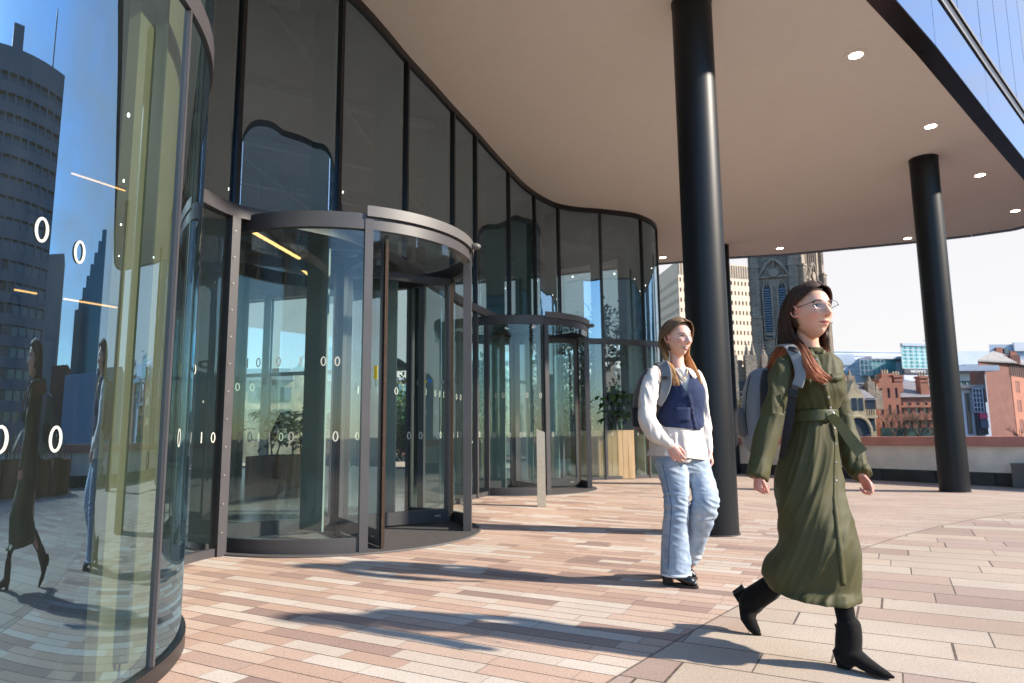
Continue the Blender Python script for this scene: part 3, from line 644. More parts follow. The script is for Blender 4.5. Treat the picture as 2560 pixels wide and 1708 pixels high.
bk = stone_t.n('ShaderNodeTexBrick'); cx = stone_t.n('ShaderNodeSeparateXYZ'); stone_t.l(p, cx.inputs[0]); cc = stone_t.n('ShaderNodeCombineXYZ'); stone_t.l(stone_t.math('ADD', cx.outputs[0], cx.outputs[1]), cc.inputs[0]); stone_t.l(cx.outputs[2], cc.inputs[1]); stone_t.l(cc.outputs[0], bk.inputs['Vector'])
bk.inputs['Scale'].default_value = 1.1; bk.inputs['Color1'].default_value = (.9, .9, .9, 1); bk.inputs['Color2'].default_value = (.55, .52, .5, 1); bk.inputs['Mortar'].default_value = (.3, .29, .28, 1); bk.inputs['Mortar Size'].default_value = .03
c = stone_t.mixc(.5, stone_t.ramp(n1, [(.3, (.16, .135, .115)), (.5, (.32, .26, .205)), (.7, (.50, .39, .27))]), stone_t.ramp(n2, [(.3, (.15, .125, .105)), (.7, (.48, .37, .26))]))
stone = stone_t.pbsdf(stone_t.mixc(.7, c, stone_t.mixc(1, c, bk.outputs[0], 'MULTIPLY')), .9, bump=n2, bstr=.5, bdist=.15)
louvre = simple('blue grey belfry louvres', (.17, .2, .24), .6, var=.2, scale=3)
def brickmat(name, c1, c2, mo, sc=3.0):
    t = NT(name); p = t.pos(); s_ = t.n('ShaderNodeSeparateXYZ'); t.l(p, s_.inputs[0]); cc = t.n('ShaderNodeCombineXYZ'); t.l(t.math('ADD', s_.outputs[0], s_.outputs[1]), cc.inputs[0]); t.l(s_.outputs[2], cc.inputs[1])
    b_ = t.n('ShaderNodeTexBrick'); t.l(cc.outputs[0], b_.inputs['Vector']); b_.inputs['Scale'].default_value = sc
    for k, v_ in (('Color1', c1), ('Color2', c2), ('Mortar', mo)): b_.inputs[k].default_value = (*v_, 1)
    b_.inputs['Mortar Size'].default_value = .015
    n_ = t.noise(p, .5, 6, .65); return t.pbsdf(t.mixc(.6, b_.outputs[0], t.mixc(1, b_.outputs[0], t.ramp(n_, [(.3, (.6, .6, .6)), (.7, (1.25, 1.25, 1.25))]), 'MULTIPLY')), .85)
red = brickmat('orange red brick', (.36, .125, .07), (.27, .09, .055), (.28, .17, .12)); brown = brickmat('dull red brown brick', (.19, .065, .043), (.145, .05, .035), (.15, .09, .075))
whitec = simple('white grey metal cladding', (.50, .51, .55), .5, var=.08, scale=.3); greyc = simple('blue grey metal cladding', (.27, .32, .40), .45, var=.1, scale=.3)
teal = simple('teal glazing', (.15, .33, .35), .15, .3, .8, .3, .3); slate = simple('grey slate roof', (.16, .15, .155), .7, var=.2, scale=1.5, bstr=.2, bscale=4); buff = simple('buff dressed stone', (.36, .28, .175), .85, var=.45, scale=.9, bstr=.2, bscale=4)
darkc = simple('charcoal cladding', (.03, .033, .04), .5)
# --- beige office block (concrete) behind the columns
Yd = 150.0
def P2(x, Y): return (dirx(x, Y), Y)
A = P2(1572, Yd); B = P2(1742, Yd+6); C_ = P2(1494, Yd+26)
zt = zat(1650, 597, Yd); t_ = thing('office_block', (A[0], A[1], -1.5), 'tall beige office block with rows of small dark windows behind the thick column', 'office building')
wall_windows('w', A, B, 4, zt-3.2, 20, 14, .45, .42, (beige, MW), t_, base=-1.6, top=zt, depth=.35)
b = MB()      # vertical fins on the crown
dv = (Vector((*B, 0))-Vector((*A, 0))); 
for k in range(30): q = Vector((*A, 0))+dv*((k+.5)/30); b.box((q.x, q.y-.12, zt-1.6), (.12, .22, 3.0), math.atan2(dv.y, dv.x))
b.build('crown_fin', beige, t_)
wall_windows('w', C_, A, 4, zt-3.2, 24, 14, .45, .42, (beige, MW), t_, base=-1.6, top=zt, depth=.35)
b = MB(); D_ = (B[0]+C_[0]-A[0], B[1]+C_[1]-A[1]); b.add([(*A, zt), (*B, zt), (*D_, zt), (*C_, zt)], [(0, 1, 2, 3)]); b.prism([B, D_, (D_[0]+.1, D_[1]+.1), (B[0]+.1, B[1]+.1)], -1.6, zt); b.build('roof', beige, t_); rebase(t_)
# --- cathedral tower
Yc = 88.0
A = Vector((*P2(1738, Yc+2.0), 0)); B = Vector((*P2(1858, Yc), 0)); d = (B-A).normalized(); L = (B-A).length; n_ = Vector((d.y, -d.x, 0)); C_ = Vector((*P2(1912, Yc+6.5), 0)); e = (C_-B).normalized(); L2 = (C_-B).length; m_ = Vector((e.y, -e.x, 0))
D_ = A+(C_-B)
zt = 31.0; zs = zat(1790, 815, Yc)
t_ = thing('cathedral_tower', (A.x, A.y, -1.5), 'dark gothic stone tower with louvred belfry windows rising behind the women', 'church tower')
b = MB(); b.prism([A, B, C_, D_], -1.6, zt); b.build('tower_wall', stone, t_)
def buttress(P0, dr, nr, tag_='buttress'):
    b = MB()
    for z0, z1, w_, o_ in ((-1.6, 10.5, 1.5, 1.15), (10.5, 16.2, 1.25, .85), (16.2, 23, 1.05, .6), (23, 31, .8, .4)):
        c_ = P0+nr*(o_/2); b.box((c_.x, c_.y, (z0+z1)/2), (w_, o_, z1-z0-.01), math.atan2(dr.y, dr.x))
        b.box((c_.x+nr.x*.06, c_.y+nr.y*.06, z1-.15), (w_+.25, o_+.12, .24), math.atan2(dr.y, dr.x))
        for s_ in (-.25, .25): q = c_+dr*(w_*s_)+nr*(o_/2+.03); b.box((q.x, q.y, (z0+z1)/2+.3), (.12, .1, (z1-z0)*.75), math.atan2(dr.y, dr.x))
    b.build(tag_, stone, t_)
for P0, dr, nr in ((A+d*.75, d, n_), (B-d*.75, d, n_), (B+e*.6, e, m_), (C_-e*.6, e, m_)): buttress(P0, dr, nr)
b = MB()
for z in (9.2, zs+.4, 13.8, 21.5, 26.5):
    for P0, dr, nr, l_ in ((A, d, n_, L), (B, e, m_, L2)): c_ = P0+dr*(l_/2)+nr*.12; b.box((c_.x, c_.y, z), (l_, .3, .32), math.atan2(dr.y, dr.x))
b.build('string_course', stone, t_)
def lancet(P0, dr, nr, w_, z0, z1, parent):
    ang = math.atan2(dr.y, dr.x); zsp = z1-w_*1.0
    def pt(u_, z_, o_): return P0+dr*u_+nr*o_+Vector((0, 0, z_))
    prof = [(-w_/2, z0), (w_/2, z0), (w_/2, zsp), (w_*.36, zsp+w_*.45), (0, z1), (-w_*.36, zsp+w_*.45), (-w_/2, zsp)]
    b = MB(); b.add([pt(u_, z_, .02) for u_, z_ in prof], [tuple(range(7))]); wd = b.build('belfry_window', darkc, parent, fix=False)
    b = MB(); k = z0+.2
    while k < zsp+w_*.2:
        b.add([pt(-w_/2+.03, k, .03), pt(w_/2-.03, k, .03), pt(w_/2-.03, k-.18, .22), pt(-w_/2+.03, k-.18, .22)], [(0, 1, 2, 3)]); k += .34
    b.build('louvre', louvre, wd, fix=False)
    b = MB()
    loop = [pt(u_, z_, .16) for u_, z_ in prof]; loop.append(loop[0]); b.tube(loop, .13, 6, cap=False); b.tube([pt(0, zsp+w_*.35, .16), pt(0, z1, .16)], .08, 5); b.build('window_tracery', stone, wd)
for P0, dr, nr, l_, sc in ((A+d*L/2, d, n_, L, 1), (B+e*L2/2, e, m_, L2, .8)):
    for s_ in (-.62, .62): lancet(P0+dr*s_*1.5*sc, dr, nr, 1.15*sc, 13.2+.9*(1-sc), 21.0, t_)
    b = MB(); ar = []
    for k in range(17): u_ = -1+2*k/16; ar.append(P0+dr*(u_*2.6*sc)+nr*.3+Vector((0, 0, 20.2+3.6*(1-abs(u_)**1.6))))
    b.tube(ar, .17, 6); q = P0+nr*.25
    for s_ in (-1.9, -1.0, 0, 1.0, 1.9): b.box((q.x+dr.x*s_*sc, q.y+dr.y*s_*sc, 24.4), (.14, .25, 3.4), math.atan2(dr.y, dr.x))
    for s_ in (-2.5, 2.5): b.box((q.x+dr.x*s_*sc, q.y+dr.y*s_*sc, 17), (.2, .4, 8), math.atan2(dr.y, dr.x))
    b.cyl(q+dr*0+Vector((0, 0, 22.0)), q+nr*.2+Vector((0, 0, 22.0)), .62, n=14); b.build('hood_mould', stone, t_)
b = MB(); q = C_+(e*.5); b.cyl((q.x, q.y, -1), (q.x, q.y, zat(1915, 800, Yc)), .5, n=8); b.cyl((q.x, q.y, zat(1915, 800, Yc)), (q.x, q.y, zat(1915, 778, Yc)), .5, .05, n=8); b.build('stair_turret', stone, t_)
rebase(t_)
# --- nave with battlements left of the tower
Yn = 84.0; x0, x1 = dirx(1676, Yn), dirx(1790, Yn); zt = zat(1700, 842, Yn)
t_ = thing('cathedral_nave', (x0, Yn, -1.5), 'low crenellated stone nave with small pinnacles left of the church tower', 'church')
b = MB(); b.box(((x0-16+x1)/2, Yn+4, zt/2-.8), (x1-x0+16, 8, zt+1.6)); b.build('wall', stone, t_)
b = MB(); k = x0-16
while k < x1-.5: b.box((k+.4, Yn+.15, zt+.42), (.85, .35, .84)); k += 1.55
b.build('battlement', stone, t_)
for k, (px, py) in enumerate(((1690, 800), (1722, 800), (1735, 796), (1760, 812), (1640, 800))):
    q = dirx(px, Yn); zt2 = zat(px, py, Yn); b = MB(); b.box((q, Yn-.3, zt/2+.2), (.7, .9, zt+2.4)); b.cyl((q, Yn-.3, zt+1.4), (q, Yn-.3, zt2+.6), .38, .03, n=8)
    for s_ in range(4): b.ellipsoid((q, Yn-.3, zt+1.5+s_*.4), (.34-.07*s_, .34-.07*s_, .1), n=8, m=5)
    b.build('pinnacle', stone, t_)
for k in range(5):
    q = x0-12+k*3.2; b = MB(); b.box((q+1, Yn-.06, zt*.55), (1.5, .2, zt*.5)); b.build('window', MW, t_)
rebase(t_)
# --- generic block with wing parts
def block(name, lab, cat, xa, xb, ytop, Y, depth, mat, parts=(), skew=0, zb=-1.6, wins=None, roofmat=None):
    A = P2(xa, Y); B = P2(xb, Y+skew); zt = zat((xa+xb)/2, ytop, Y)
    t_ = thing(name, (A[0], A[1], -1.5), lab, cat)
    b = MB(); f_ = 1+depth/Y; b.prism([A, B, (B[0]*f_, B[1]*f_), (A[0]*f_, A[1]*f_)], zb, zt); b.build('wall', mat, t_)
    for (pn, x0, x1, y0, y1, m2, out) in parts:
        f0, f1 = (x0-xa)/(xb-xa), (x1-xa)/(xb-xa); a = Vector((*A, 0)).lerp(Vector((*B, 0)), f0); c_ = Vector((*A, 0)).lerp(Vector((*B, 0)), f1)
        dd = (c_-a).normalized(); nn_ = Vector((dd.y, -dd.x, 0)); z1, z0 = zat((x0+x1)/2, y0, Y), zat((x0+x1)/2, y1, Y)
        b = MB(); b.prism([a-nn_*.02, c_-nn_*.02, c_+nn_*out, a+nn_*out], z0, z1); b.build(pn, m2, t_)
    return t_, A, B, zt
def grid(parent, a, c_, z0, z1, nx, nz, w_, mat, out=.1, name='glazing_bar'):
    a = Vector((*a[:2], 0)); c_ = Vector((*c_[:2], 0)); dd = (c_-a); L_ = dd.length; dd.normalize(); nn_ = Vector((dd.y, -dd.x, 0)); b = MB(); ang = math.atan2(dd.y, dd.x)
    for i in range(nx+1): q = a+dd*L_*i/nx+nn_*out; b.box((q.x, q.y, (z0+z1)/2), (w_, .12, z1-z0), ang)
    for k in range(nz+1): q = (a+c_)/2+nn_*(out+.015); b.box((q.x, q.y, z0+(z1-z0)*k/nz), (L_, .12, w_), ang)
    b.build(name, mat, parent)
# white and blue shopping centre
t_, A, B, zt = block('shopping_centre', 'pale blue grey shopping centre with teal corner glazing on the skyline', 'building', 1918, 2092, 804, 170, 30, whitec, (('clad_panel', 1918, 1972, 812, 838, greyc, .3), ('glazed_corner', 1985, 2042, 826, 862, teal, 4), ('pale_wing', 2042, 2090, 832, 872, whitec, 4.2), ('roof_edge', 1983, 2092, 820, 826, whitec, 4.6), ('low_glazing', 1930, 1962, 854, 880, teal, .5)), skew=4)
grid(t_, P2(1985, 165.5), P2(2042, 166.5), zat(2010, 862, 166), zat(2010, 826, 166), 6, 3, .10, greyc); b = MB()
for k in range(7): q = zat(1950, 806+k*9, 169); b.prism([P2(1918, 169.9), P2(2092, 173.9), P2(2092, 173.8), P2(1918, 169.8)], q, q+.12)
b.build('panel_joint', greyc, t_); rebase(t_)
# glass tower of the department store with its sign
t_, A, B, zt = block('department_store', 'glass fronted store tower with a dark sign band left of the far column', 'building', 2083, 2162, 792, 150, 20, teal, (('sign_band', 2084, 2166, 846, 858, darkc, .5), ('top_band', 2083, 2162, 788, 794, greyc, .6), ('lower_wall', 2083, 2166, 860, 886, whitec, .3)), skew=2)
grid(t_, P2(2084, 149.8), P2(2162, 151.8), zat(2120, 845, 150), zat(2120, 794, 150), 6, 6, .12, whitec)
def text_obj(body, name, size, loc, rot, mat, parent, ext=.02):
    cu = bpy.data.curves.new(name, 'FONT'); cu.body = body; cu.size = size; cu.extrude = ext; cu.align_x = 'CENTER'; cu.align_y = 'CENTER'; cu.space_character = 1.15
    o = bpy.data.objects.new(name, cu); COL.objects.link(o); dg = bpy.context.evaluated_depsgraph_get(); me = bpy.data.meshes.new_from_object(o.evaluated_get(dg)); bpy.data.objects.remove(o)
    o = bpy.data.objects.new(name, me); COL.objects.link(o); me.materials.clear(); me.materials.append(mat); o.location = loc; o.rotation_euler = rot; o.parent = parent; return o
q = at(2107, 852.8, 148.6); text_obj('NICHOLS', 'sign_lettering', .80, (q.x, q.y, q.z), (R(90), 0, math.atan2(2, B[0]-A[0])), simple('white sign letters', (.8, .8, .8), .5, var=.02), t_, .05)
b = MB(); q = at(2120, 782, 152); b.bar(q, at(2162, 779, 152), .3, .25); b.bar(at(2125, 790, 152), at(2135, 780, 152), .25, .25); b.build('roof_gantry', greyc, t_); rebase(t_)
block('pale_offices', 'long pale block with flat roof right of the far column skyline', 'building', 2140, 2320, 806, 190, 25, whitec, (('roof_slab', 2186, 2330, 842, 852, greyc, 8),), skew=0)[0]
for o in list(bpy.data.objects):
    if o.name == 'pale_offices': rebase(o)
t_, A, B, zt = block('shop_building', 'white framed shop building with blue windows right of the far column', 'building', 2175, 2275, 852, 120, 18, whitec, (('roof_slab', 2170, 2285, 842, 854, greyc, 2.5), ('shop_window', 2196, 2255, 876, 902, MWL, .1)), skew=0); grid(t_, P2(2196, 119.7), P2(2255, 119.7), zat(2220, 902, 120), zat(2220, 876, 120), 4, 2, .2, darkc); rebase(t_)
# small gabled stone building east of the tower (buff, sunlit)
Yg = 84.0
t_ = thing('gabled_stone_hall', (dirx(1935, Yg), Yg, -1.5), 'buff gothic hall with steep gable and arched doorway beside the woman in green', 'building')
def zz(y, x=1975): return zat(x, y, Yg)
xa, xb, xg0, xg1 = dirx(1925, Yg), dirx(2012, Yg), dirx(1945, Yg), dirx(1985, Yg)
b = MB(); b.box(((xa+xb)/2, Yg+4, (zz(918)-1.6)/2), (xb-xa, 8, zz(918)+1.6)); b.build('wall', buff, t_)
b = MB(); b.add([(xg0, Yg-.4, -1.5), (xg1, Yg-.4, -1.5), (xg1, Yg-.4, zz(912)), ((xg0+xg1)/2, Yg-.4, zz(872)), (xg0, Yg-.4, zz(912))]+[(xg0, Yg+3, -1.5), (xg1, Yg+3, -1.5), (xg1, Yg+3, zz(912)), ((xg0+xg1)/2, Yg+3, zz(872)), (xg0, Yg+3, zz(912))], [(0, 1, 2, 3, 4), (9, 8, 7, 6, 5), (1, 6, 7, 2), (0, 4, 9, 5), (2, 7, 8, 3), (3, 8, 9, 4)]); b.build('gable', buff, t_)
b = MB(); b.prism([(xa-.3, Yg+1.0), (xb+.2, Yg+1.0), (xb+.2, Yg+9), (xa-.3, Yg+9)], zz(918), zz(917)); rg_y = Yg+4.5
b.add([(xa-.4, Yg-.2, zz(918)), (xb+.3, Yg-.2, zz(918)), (xb+.3, rg_y, zz(876)), (xa-.4, rg_y, zz(876)), (xa-.4, Yg+9, zz(918)), (xb+.3, Yg+9, zz(918))], [(0, 1, 2, 3), (3, 2, 5, 4), (0, 3, 4), (1, 5, 2)]); b.build('roof', slate, t_)
b = MB()
for k in range(16): q = xa+(xb-xa)*(k+.5)/16; b.box((q, Yg-.15, zz(955)+.45), ((xb-xa)/32, .3, .7))
b.box(((xa+xb)/2, Yg-.2, zz(957)), (xb-xa, .5, .35)); b.build('parapet_trim', buff, t_)
b = MB(); cxm = (xg0+xg1)/2; ar = [(cxm+1.6*math.cos(R(a)), Yg-.5, zz(992)+1.9*math.sin(R(a))) for a in range(0, 181, 15)]; b.tube(ar, .22, 6); b.build('arch', buff, t_)
b = MB(); b.add([(x_, Yg-.43, z_) for x_, y_, z_ in ar]+[(cxm-1.6, Yg-.43, -1.2), (cxm+1.6, Yg-.43, -1.2)], [tuple(range(len(ar)+2))]); b.build('doorway', darkc, t_, fix=False)
for px in (1957, 1972, 1992, 2003):
    for py in (928, 975)[:1 if px < 1980 else 2]: q = at(px, py, Yg); b = MB(); b.box((q.x, Yg-.42 if px < 1985 else Yg-.02, q.z), (.55, .1, 1.5)); b.build('window', MW, t_)
for px, py in ((1932, 868), (1950, 866), (1995, 880), (2012, 900)): q = at(px, py, Yg+3); b = MB(); b.box((q.x, Yg+3, q.z-1), (.9, .9, 2.4)); b.cyl((q.x, Yg+3, q.z+.2), (q.x, Yg+3, q.z+1.0), .3, .05, n=6); b.build('chimney', stone, t_)
rebase(t_)
# red brick victorian terrace
Yr = 92.0
t_ = thing('red_brick_hall', (dirx(2030, Yr), Yr, -1.5), 'orange red brick victorian building with tall chimneys and shaped gable', 'building')
def zr(y, x=2080): return zat(x, y, Yr)
xa, xb, xc = dirx(2011, Yr), dirx(2064, Yr), dirx(2158, Yr)
wall_windows('w', (xa, Yr-1), (xb, Yr-1), zr(998), zr(884), 3, 3, .34, .6, (red, MW, whitec), t_, base=-1.6, top=zr(880))
b = MB(); cxm = (xa+xb)/2-.3; w_ = (xb-xa)/2
prof = [(-w_*.55, zr(880)), (-w_*.55, zr(872)), (-w_*.3, zr(868)), (-w_*.28, zr(860)), (w_*.28, zr(860)), (w_*.3, zr(868)), (w_*.55, zr(872)), (w_*.55, zr(880))]
b.add([(cxm+u_, Yr-1, z_) for u_, z_ in prof]+[(cxm+u_, Yr, z_) for u_, z_ in prof], [tuple(range(8)), tuple(range(15, 7, -1))]+[(i, (i+1) % 8, 8+(i+1) % 8, 8+i) for i in range(8)]); b.build('shaped_gable', red, t_)
wall_windows('w', (xb, Yr), (xc, Yr), zr(994), zr(918), 5, 2, .5, .66, (red, MW, whitec), t_, base=-1.6, top=zr(912))
b = MB(); b.box(((xb+xc)/2, Yr-.12, zr(933)), (xc-xb, .25, .3)); b.box(((xb+xc)/2, Yr-.12, zr(962)), (xc-xb, .25, .3)); b.box(((xa+xc)/2, Yr+5, (zr(915)-1.6)/2), (xc-xa, 9.4, zr(915)+1.6)); b.build('string_course', red, t_)
b = MB(); b.add([(xb-1, Yr-.3, zr(912)), (xc+.3, Yr-.3, zr(912)), (xc+.3, Yr+5, zr(868)), (xb-1, Yr+5, zr(868)), (xb-1, Yr+10, zr(912)), (xc+.3, Yr+10, zr(912))], [(0, 1, 2, 3), (3, 2, 5, 4), (0, 3, 4), (1, 5, 2)]); b.build('roof', slate, t_)
b = MB(); b.add([(xa, Yr-.6, zr(884)), (xb, Yr-.6, zr(884)), (xb, Yr+5, zr(872)), (xa, Yr+5, zr(872)), (xa, Yr+9, zr(884)), (xb, Yr+9, zr(884))], [(0, 1, 2, 3), (3, 2, 5, 4), (0, 3, 4), (1, 5, 2)]); b.build('roof', slate, t_)
for px, py0, py1 in ((2056, 866, 900), (2115, 868, 910), (2016, 875, 900), (2030, 862, 885)):
    q = at(px, py0, Yr+1); q2 = at(px, py1, Yr+1); b = MB(); b.box((q.x, Yr+1, (q.z+q2.z)/2), (1.15, 1.1, q.z-q2.z)); b.box((q.x, Yr+1, q.z+.1), (1.4, 1.35, .3)); b.box((q.x, Yr+1, q.z-.5), (1.3, 1.25, .2)); c_ = b.build('chimney', red, t_)
    for s_ in (-.35, 0, .35): b = MB(); b.cyl((q.x+s_, Yr+1, q.z+.25), (q.x+s_, Yr+1, q.z+.8), .13, .1, n=8); b.build('chimney_pot', buff, c_)
b = MB(); b.box(((xa+xc)/2, Yr-1.3, zr(996)), (xc-xa, .5, 1.6)); b.build('shop_front', simple('dark green shop front', (.02, .05, .045), .4), t_)
rebase(t_)
# grey glass infill and brown gable right of the column
t_, A, B, zt = block('infill_shop', 'narrow grey building with tall dark window and magenta shop sign', 'building', 2205, 2262, 890, 100, 10, whitec, (('tall_window', 2222, 2232, 902, 996, MW, .15), ('dark_front', 2240, 2262, 890, 998, MW, .6), ('magenta_sign', 2244, 2262, 948, 962, simple('magenta sign', (.35, .02, .08), .5), .8), ('blue_shop', 2244, 2262, 964, 982, simple('dark blue shopfront', (.02, .03, .08), .4), .8), ('roof_edge', 2200, 2262, 884, 892, slate, .8)))
grid(t_, P2(2240, 99.3), P2(2262, 99.3), zat(2250, 946, 99.3), zat(2250, 892, 99.3), 3, 5, .1, greyc)
b = MB(); q = at(2248, 864, 100); b.box((q.x, 100.5, q.z-1.5), (1.4, 1.2, 4.6)); b.build('chimney', brown, t_); rebase(t_)
A = P2(2262, 125); B = P2(2333, 129); zt = zat(2300, 832, 127); C_ = P2(2440, 150)
t_ = thing('brown_brick_house', (A[0], A[1], -1.5), 'blank brown brick gable end with timbered orange front at the right edge', 'building')
b = MB(); b.prism([A, B, C_, (A[0]*1.2, A[1]*1.2)], -1.6, zt); b.build('wall', brown, t_)
b = MB(); A_ = Vector((*A, 0)); B_ = Vector((*B, 0)); b.prism([A_+Vector((-.5, -.5, 0)), B_+Vector((.6, -.6, 0)), Vector((*C_, 0))+Vector((.6, .2, 0)), Vector((A[0]*1.2, A[1]*1.2, 0))], zt, zt+.3); b.add([(A[0]-.5, A[1]-.5, zt+.3), (B[0]+.6, B[1]-.6, zt+.3), (C_[0]+.6, C_[1], zt+.3), (A[0]*1.2, A[1]*1.2, zt+.3), ((A[0]+B[0])/2, A[1]+2, zt+2.2), (C_[0]-3, C_[1]+2, zt+2.2)], [(0, 1, 4), (1, 2, 5, 4), (2, 3, 5), (3, 0, 4, 5)]); b.build('roof', slate, t_)
wall_windows('w', (B[0]+.05, B[1]-.05), (C_[0]+.05, C_[1]-.05), 0, zt-2.5, 5, 3, .4, .6, (red, MWL, whitec), t_, base=-1.6, top=zt-2.4)
b = MB(); dd = (Vector((*C_, 0))-B_).normalized()
for k in range(12): q = B_+dd*(k*1.3)+Vector((.12, -.1, 0)); b.box((q.x, q.y, zt-1.2), (.18, .12, 2.3), math.atan2(dd.y, dd.x))
b.build('timber_frame', darkc, t_)
for px in (2290, 2325): q = at(px, 822, 130); b = MB(); b.box((q.x, 130, q.z-.3), (3.0 if px < 2300 else 1.8, 1.2, 1.6)); b.build('chimney', brown, t_)
rebase(t_)
t_, A, B, zt = block('upper_flats', 'blue grey and red flats rising over the brick house at the right edge', 'building', 2290, 2440, 790, 150, 20, greyc, (('red_panel', 2303, 2318, 798, 818, red, .4), ('red_panel', 2335, 2350, 806, 830, red, .4), ('white_panel', 2345, 2440, 786, 806, whitec, .5), ('window', 2322, 2332, 800, 812, MW, .4))); rebase(t_)
# --- buildings seen through the lobby
t_, A, B, zt = block('buff_stone_building', 'cream stone building with grey roof seen through the glass lobby', 'building', 480, 672, 872, 75, 12, buff, (('roof', 480, 672, 858, 874, slate, .6), ('attic', 520, 660, 846, 860, brown, -1.5)), zb=-1.6)
for px in (552, 590, 606, 640, 655, 520):
    for py in (905, 955, 990): q = at(px, py, 75); b = MB(); b.box((q.x, 74.98, q.z), (1.3, .2, 1.5)); b.build('window', MW, t_)
rebase(t_)
t_, A, B, zt = block('green_glass_hall', 'green glazed hall with shallow gabled roof seen through the lobby', 'building', 700, 905, 826, 130, 20, teal, ()); grid(t_, P2(700, 129.8), P2(905, 129.8), -1, zt, 24, 5, .3, whitec)
b = MB(); A3, B3 = Vector((A[0]-1, 129, zt)), Vector((B[0]+1, 129, zt)); md_ = Vector(((A[0]+B[0])/2, 129, zat(800, 778, 130))); b.add([A3, B3, md_, A3+Vector((0, 22, 0)), B3+Vector((0, 22, 0)), md_+Vector((0, 22, 0))], [(0, 1, 2), (5, 4, 3), (0, 2, 5, 3), (1, 4, 5, 2)]); b.build('roof', teal, t_); rebase(t_)
t_, A, B, zt = block('red_corner_building', 'red brick corner building seen low through the lobby', 'building', 735, 960, 872, 95, 10, red, (('band', 735, 960, 868, 874, whitec, .3),))
for k in range(9):
    for py in (900, 945): q = at(748+k*22, py, 95); b = MB(); b.box((q.x, 94.98, q.z), (1.2, .2, 2.2)); b.build('window', MWL, t_)
rebase(t_)
t_ = thing('church_spire', (dirx(698, 90), 90, -1.5), 'small stone spire beside the green hall seen through the lobby', 'spire'); q = at(698, 845, 90); b = MB(); b.box((q.x, 90, q.z/2-.8), (2.2, 2.2, q.z+1.6)); b.build('tower', buff, t_); b = MB(); b.cyl((q.x, 90, q.z), (q.x, 90, zat(698, 812, 90)), 1.1, .05, n=8); b.build('spire_cone', buff, t_); rebase(t_)
# ================================================================ TOWERS south east, seen only as reflections, and one added slab
H0 = Vector((-1.6, 2.35, 1.6))
def polar(az, r_): return Vector((H0.x+r_*math.cos(R(az)), H0.y+r_*math.sin(R(az)), 0))
bluec = simple('pale blue grey tower cladding', (.13, .15, .19), .6, var=.1, scale=.1)
A, B, r_ = polar(19.5, 75), polar(-9, 73), 75
zt = 1.6+75*math.tan(R(25.2))
t_ = thing('residential_tower', (A.x, A.y, -1.5), 'tall slab tower with banded windows mirrored in the curved glass at left', 'tower')
wall_windows('w', A, B, 2, zt-2, 13, 17, .80, .5, (bluec, MW, bluec), t_, base=-1.6, top=zt, depth=.5, maxw=0)
d = (A-B).normalized(); nb = Vector((d.y, -d.x, 0)); b = MB(); b.prism([A+nb*.6, A+nb*14, B+nb*14, B+nb*.6], -1.6, zt-.3); b.build('core', bluec, t_)
q = B.lerp(A, .52)+nb*6; b = MB(); b.box((q.x, q.y, zt+1), (3.6, 4, 7), math.atan2(d.y, d.x)); b.build('roof_plant', bluec, t_); b = MB(); b.cyl((A.x-d.x*5, A.y-d.y*5, zt), (A.x-d.x*5, A.y-d.y*5, zt+6), .25, n=6); b.build('mast', MW, t_); rebase(t_)
def simple_tower(name, lab, az0, az1, r_, el, mat, fl, steps=None, dpt=10):
    A, B = polar(az0, r_), polar(az1, r_+3); zt = 1.6+r_*math.tan(R(el)); t_ = thing(name, (A.x, A.y, -1.5), lab, 'tower'); d = (B-A).normalized(); nb = Vector((d.y, -d.x, 0)); 
    b = MB(); b.prism([A, B, B+nb*dpt, A+nb*dpt], -1.6, zt); b.build('wall', mat, t_)
    if steps:
        for k in range(steps): f = 1-(k+1)/(steps+1.5); C2 = A.lerp(B, f); b = MB(); b.prism([A, C2, C2+nb*dpt*.8, A+nb*dpt*.8], zt+k*2.2+.01, zt+(k+1)*2.2); b.build('roof_step', mat, t_)
    b = MB(); z_ = 1
    while z_ < zt-1: q = (A+B)/2-nb*.05; b.box((q.x, q.y, z_), ((B-A).length, .3, .5), math.atan2(d.y, d.x)); z_ += fl
    b.build('floor_band', bluec, t_); rebase(t_)
simple_tower('office_tower', 'narrow grey tower reflected beside the banded tower', 24.3, 19.2, 170, 12.2, simple('warm grey concrete', (.20, .20, .20), .8), 6)
simple_tower('glass_tower', 'teal glass tower with stepped top reflected in the curved glass', 38, 29.5, 150, 8.6, simple('deep teal tower glass', (.03, .11, .14), .15, .4, .8), 3.4, steps=7)
for k, (a0, a1, r_, el, lab) in enumerate(((29, 24.5, 120, 4.6, 'brown mid rise block in the reflection between the towers'), (40, 31, 60, 3.6, 'white canopy terrace building in the reflection right of the glass tower'), (49, 40, 90, 4.4, 'grey city block in the reflection near the mirrored canopy'))):
    simple_tower('city_block', lab, a0, a1, r_, el, (brown, greyc, bluec)[k], 3.2)
simple_tower('added_reflection_slab', 'added unseen slab filling the mirrored sky in the upper panes above the nearest revolving door', -12, -43, 95, 25.3, simple('warm grey matched to mirrored soffit', (.42, .38, .34), .7), 3.4)  # added block hides mirrored sky; its colour blends with the soffit's reflection
